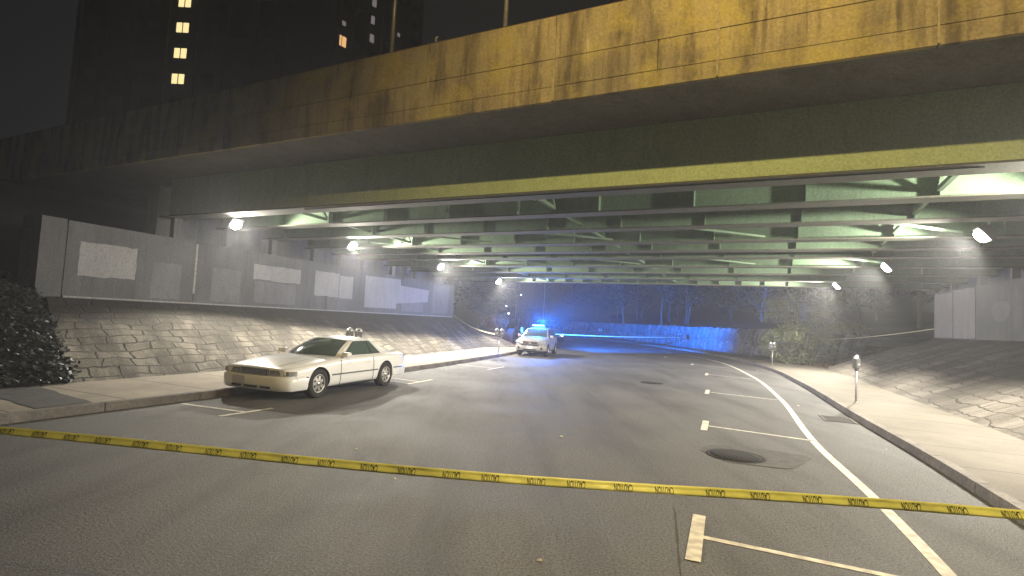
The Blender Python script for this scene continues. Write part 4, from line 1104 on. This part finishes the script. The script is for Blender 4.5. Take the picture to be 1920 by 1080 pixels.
for y0, y1 in ((-.18, .18), (.26, .52), (-.52, -.26)): m.box(2.50, 2.588, y0, y1, .275, .315)
addp(m, 'air_intake', M_HOLE)
m = MB(); m.box(2.585, 2.60, -.50, -.16, .335, .50); addp(m, 'licence_plate', M_PLATE)
m = MB(); m.box(2.38, 2.475, -.36, .36, .535, .665); gr = addp(m, 'grille', M_HOLE)
m = MB()
for y in np.arange(-.36, .361, .06): m.box(2.47, 2.485, y-.006, y+.006, .535, .665)
for z in np.arange(.545, .66, .03): m.box(2.47, 2.485, -.36, .36, z-.004, z+.004)
m.box(2.45, 2.495, -.38, .38, .665, .688); m.box(2.45, 2.495, -.38, .38, .518, .535); m.box(2.45, 2.495, -.385, -.36, .53, .68); m.box(2.45, 2.495, .36, .385, .53, .68)
m.build('grille_bars', M_CHROME, gr)
for sg in (1, -1):
    m = MB(); m.add([(2.478, sg*.40, .545), (2.445, sg*.74, .545), (2.44, sg*.74, .662), (2.47, sg*.40, .662), (2.3, sg*.40, .545), (2.3, sg*.74, .545), (2.3, sg*.74, .66), (2.3, sg*.40, .66)], [(0, 1, 2, 3), (3, 2, 6, 7), (0, 4, 5, 1), (0, 3, 7, 4), (1, 5, 6, 2)])
    hl = addp(m, 'headlight', M_LENS)
    m = MB(); m.lathe((2.462, sg*.5, .60), [(.045, -.03), (.04, .0), (.001, .006)], 16, 'x'); m.lathe((2.448, sg*.64, .60), [(.045, -.03), (.04, .0), (.001, .006)], 16, 'x'); m.build('bulb_reflector', M_CHROME, hl)
    m = MB(); C_ = [(2.452, .765), (2.425, .885), (2.33, .938), (2.22, .955)]
    for (xa, ya), (xb, yb) in zip(C_, C_[1:]): m.add([(xa, sg*ya, .555), (xb, sg*yb, .56), (xb-.01, sg*(yb-.012), .65), (xa-.01, sg*(ya-.01), .658), (xa-.1, sg*(ya-.1), .658), (xb-.1, sg*(yb-.1), .65)], [(0, 1, 2, 3), (3, 2, 5, 4)])
    addp(m, 'corner_lamp', M_LENS)
    m = MB(); m.add([(2.50-.02, sg*.40, .515), (2.42, sg*.72, .515), (2.42, sg*.72, .54), (2.48, sg*.40, .54), (2.2, sg*.93, .515), (2.2, sg*.93, .54)], [(0, 1, 2, 3), (1, 4, 5, 2)]); addp(m, 'chrome_strip', M_CHROME)
    m = MB(); m.obox((2.29, sg*.912, .475), (.10, -sg*.035, 0), (0, .008, 0), (0, 0, .012)); addp(m, 'side_marker', M_AMBER)
# body side moulding, door seams, handle, mirrors
for sg in (1, -1):
    m = MB()
    for a, b in ((1.86, 1.80), (.94, -.94), (-1.80, -2.5)):
        xs_ = np.linspace(a, b, 10)
        for x0, x1 in zip(xs_, xs_[1:]):
            ya, yb = side_curve(ST, .5, x0)+.006, side_curve(ST, .5, x1)+.006; zc = .50
            m.obox(((x0+x1)/2, sg*(ya+yb)/2, zc), ((x0-x1)/2, sg*(ya-yb)/2, 0), (0, .010, 0), (0, 0, .014))
    addp(m, 'side_moulding', M_TRIM)
    m = MB()
    for x in (.62, -.74):
        pr_ = [(x, .925, .24), (x, .957, .34), (x+.0, .963, .54), (x, .955, .74), (x, .935, .865)]
        for a, b in zip(pr_, pr_[1:]): m.bar((a[0], sg*(a[1]+.0035), a[2]), (b[0], sg*(b[1]+.0035), b[2]), .006, .009)
    xs_ = np.linspace(.62, -.74, 8)
    m.bar((.62, sg*.93, .245), (-.74, sg*.93, .245), .006, .009)
    door = addp(m, 'door', M_SEAM)
    m = MB(); m.obox((-.55, sg*.962, .735), (.09, 0, 0), (0, .014, 0), (0, 0, .02)); m.build('handle', M_CREAM, door, .008)
    m = MB(); m.obox((.46, sg*.97, .955), (.075, -.02*sg, 0), (.02, .10*sg, 0), (0, 0, .06)); mi = addp(m, 'door_mirror', M_CREAM, cp, .03)
    m = MB(); m.obox((.372, sg*.985, .955), (.004, 0, 0), (.018, .08*sg, 0), (0, 0, .045)); m.build('mirror_glass', M_CHROME, mi)
    m = MB(); m.bar((2.3, sg*.50, .745), (1.6, sg*.60, .853), .005, .004); m.bar((1.6, sg*.60, .853), (.75, sg*.70, .925), .005, .004); addp(m, 'bonnet_seam', M_SEAM)
    m = MB(); m.box(-2.72, -2.60, sg*.55-.2, sg*.55+.2, .62, .82); addp(m, 'tail_lamp', mat('red_lens', (.3, .02, .02), .2, 0, coat=1))
    m = MB(); m.obox((.47, sg*.02+sg*.33, .995-.03), (.02, .22, 0), (.01, 0, .0), (0, 0, .006)); addp(m, 'wiper', M_BLK)
for x in (1.37, -1.37):
    for y in (.85, -.85): wheel(cp, x, y, .33, .215, .22, 7)
m = MB(); m.box(-1.9, 1.9, -.75, .75, .17, .24); addp(m, 'underbody', M_HOLE)

def squash(root):      # bring the overhangs and height to the right length
    for o in root.children_recursive:
        if o.type == 'MESH' and not o.name.startswith(('wheel', 'rim', 'brake')):
            for v in o.data.vertices:
                x = v.co.x; v.co.x = 1.37+(x-1.37)*.86 if x > 1.37 else (-1.37+(x+1.37)*.92 if x < -1.37 else x)
                if v.co.z > .4: v.co.z = .4+(v.co.z-.4)*.975
bpy.context.view_layer.update(); squash(cp)
# ---- police SUV with blue beacon
SUVH = R(-90-14)
sv = thing('police_suv', 'silver white patrol SUV with a glaring blue roof light, parked at the left kerb', 'police car', (1.74, 32.6, 0), SUVH)
SS = [(2.26, .68, .42, .80, .86), (2.22, .78, .36, .84, .92), (2.10, .86, .30, .90, 1.0), (1.8, .895, .28, .97, 1.07), (1.2, .905, .26, 1.03, 1.13), (.8, .907, .26, 1.05, 1.15), (-.5, .907, .26, 1.06, 1.15), (-1.4, .90, .28, 1.07, 1.15), (-2.0, .87, .32, 1.07, 1.12), (-2.2, .82, .38, 1.05, 1.1), (-2.25, .75, .45, .98, 1.02)]
shell(SS, (1.33, -1.33), .41, 'body', M_SILV, sv)
greenhouse(sv, dict(bf_c=(1.15, 0, 1.12), bf_s=(.92, .80, 1.06), tf_c=(.32, 0, 1.60), tf_s=(.16, .62, 1.55), tm_c=(-.5, 0, 1.66), tm_s=(-.5, .63, 1.585), tr_c=(-1.75, 0, 1.60), tr_s=(-1.7, .60, 1.53), br_c=(-2.12, 0, 1.12), br_s=(-2.05, .76, 1.06), sf=(1.0, .85, 1.05), sr=(-2.12, .85, 1.06)), M_SILV,
           side_glass=[[(.78, .815, 1.09), (.16, .665, 1.50), (-.25, .672, 1.52), (-.27, .825, 1.10)], [(-.33, .825, 1.10), (-.31, .672, 1.52), (-1.05, .672, 1.52), (-1.1, .825, 1.10)], [(-1.16, .825, 1.10), (-1.12, .668, 1.51), (-1.6, .655, 1.49), (-1.85, .815, 1.12)]])
mb_ = wrap(2.36, .90, .33, .62, .30, 1.76); addp(mb_, 'front_bumper', M_SILV, sv)
m = MB(); m.box(2.16, 2.31, -.42, .42, .70, .84); g2 = addp(m, 'grille', M_HOLE, sv)
m = MB()
for z in (.705, .77, .835): m.box(2.28, 2.325, -.43, .43, z-.011, z+.011)
m.lathe((2.325, 0, .77), [(.07, -.01), (.065, .01), (.045, .012), (.045, -.01)], 20, 'x'); m.build('grille_bars', M_CHROME, g2)
m = MB(); m.box(2.25, 2.345, -.50, .50, .60, .655); m.box(2.25, 2.362, -.40, .40, .36, .42); addp(m, 'air_intake', M_HOLE, sv)
m = MB(); m.box(2.362, 2.376, -.16, .16, .445, .60); addp(m, 'licence_plate', M_PAPER, sv)
for sg in (1, -1):
    m = MB(); m.add([(2.345, sg*.46, .72), (2.24, sg*.85, .75), (2.13, sg*.905, .90), (2.27, sg*.50, .87), (2.1, sg*.46, .71), (1.9, sg*.80, .75), (1.9, sg*.80, .88), (2.0, sg*.50, .84)], [(0, 1, 2, 3), (3, 2, 6, 7), (0, 4, 5, 1), (0, 3, 7, 4), (1, 5, 6, 2)]); addp(m, 'headlight', M_LENS, sv)
    m = MB(); m.lathe((2.30, sg*.66, .47), [(.075, -.05), (.07, .0), (.05, .012), (.001, .0)], 18, 'x'); addp(m, 'fog_lamp', M_BLK, sv)
    m = MB(); m.obox((.74, sg*.98, 1.13), (.06, -.015*sg, 0), (.015, .10*sg, 0), (0, 0, .075)); addp(m, 'door_mirror', M_SILV, sv, .03)
    m = MB()
    for x in (.70, -.29, -1.2): m.bar((x, sg*.909, .32), (x, sg*.905, 1.03), .006, .008)
    d_ = addp(m, 'door', M_SEAM, sv)
    m = MB(); m.obox((-.1, sg*.915, .93), (.09, 0, 0), (0, .012, 0), (0, 0, .018)); m.build('handle', M_SILV, d_)
    m = MB(); m.tube([(.0, sg*.55, 1.64), (-.1, sg*.55, 1.70), (-1.5, sg*.53, 1.68), (-1.6, sg*.53, 1.62)], .018, 8); addp(m, 'roof_rail', M_BLK, sv)
for x in (1.33, -1.33):
    for y in (.80, -.80): wheel(sv, x, y, .35, .215, .225, 5)
m = MB(); m.box(-2.0, 2.0, -.7, .7, .24, .36); addp(m, 'underbody', M_HOLE, sv)
m = MB(); m.obox((0.0, 0, 1.69), (.13, 0, 0), (0, .52, 0), (0, 0, .03)); lb = addp(m, 'light_bar', M_BLK, sv, .01)
m = MB(); m.obox((0.0, 0, 1.755), (.11, 0, 0), (0, .36, 0), (0, 0, .045)); m.build('beacon_lens', M_BLUEL, lb, .02)
point('blue_light', (.0, .0, 2.0), P_BLUE, BLUE, sv, .08)
for tx, ty, kk, cone in ((17.5, 60, 240000, 46), (3, 60, 90000, 52)):
    l = bpy.data.lights.new('beacon_beam', 'SPOT'); l.energy = kk; l.color = BLUE; l.shadow_soft_size = .08; l.spot_size = R(cone); l.spot_blend = .8
    o = bpy.data.objects.new('beacon_beam', l); COL.objects.link(o); o.parent = sv; o.location = (-.2, 0, 1.95)
    bpy.context.view_layer.update(); wp = sv.matrix_world @ o.location; dv = sv.matrix_world.inverted().to_3x3() @ (Vector((tx, ty, 3.4 if cone < 50 else 8))-wp)
    o.rotation_euler = dv.to_track_quat('-Z', 'Y').to_euler()

# ---- dark sedans behind
def sedan(loc, rz, label):
    t = thing('dark_sedan', label, 'car', loc, rz, 'dark cars behind the police SUV')
    S_ = [(2.3, .68, .32, .62, .66), (2.24, .80, .28, .66, .71), (2.0, .88, .24, .72, .79), (1.5, .90, .22, .82, .90), (.9, .91, .22, .88, .96), (-.5, .91, .22, .92, .98), (-1.5, .90, .24, .93, 1.0), (-2.1, .86, .3, .92, .98), (-2.3, .75, .4, .84, .88)]
    shell(S_, (1.38, -1.38), .37, 'body', M_NAVY, t, 1)
    greenhouse(t, dict(bf_c=(1.0, 0, .95), bf_s=(.75, .78, .90), tf_c=(.15, 0, 1.41), tf_s=(.0, .57, 1.36), tm_c=(-.4, 0, 1.44), tm_s=(-.4, .58, 1.38), tr_c=(-.95, 0, 1.41), tr_s=(-.95, .56, 1.35), br_c=(-1.7, 0, .98), br_s=(-1.55, .74, .93), sf=(.8, .84, .9), sr=(-1.65, .84, .93)), M_NAVY,
               side_glass=[[(.5, .80, .95), (.0, .61, 1.31), (-.85, .61, 1.31), (-1.2, .80, .97)]])
    for sg in (1, -1):
        m = MB(); m.box(2.12, 2.27, sg*.62-.14, sg*.62+.14, .58, .69); m.build('headlight', M_HEAD, t, .01)
    m = MB(); m.box(2.2, 2.31, -.4, .4, .42, .60); m.build('grille', M_HOLE, t)
    for x in (1.38, -1.38):
        for y in (.8, -.8): wheel(t, x, y, .32, .2, .2, 5)
    return t
sedan((4.75, 57.5, 0), R(-90), 'dark sedan with lit white lamps stopped in the road, right behind the police SUV')
sedan((1.9, 50.5, 0), R(-90-4), 'dark sedan by the left kerb peeping out left of the police SUV')

# ------------------------------------------------------------------ thin volume added so lamps glow, in place of lens glare
hz = MB(); hz.box(-78, 78, -14, 152, -1.3, 82)
hm = bpy.data.materials.new('glow_haze'); hm.use_nodes = True; N_h = hm.node_tree.nodes; N_h.remove(N_h['Principled BSDF'])
pv = N_h.new('ShaderNodeVolumePrincipled'); pv.inputs['Color'].default_value = (.93, .95, 1, 1); pv.inputs['Density'].default_value = .0028; pv.inputs['Anisotropy'].default_value = .5
hm.node_tree.links.new(pv.outputs[0], N_h['Material Output'].inputs['Volume'])
tag(hz.build('glow_haze', hm), kind='stuff')
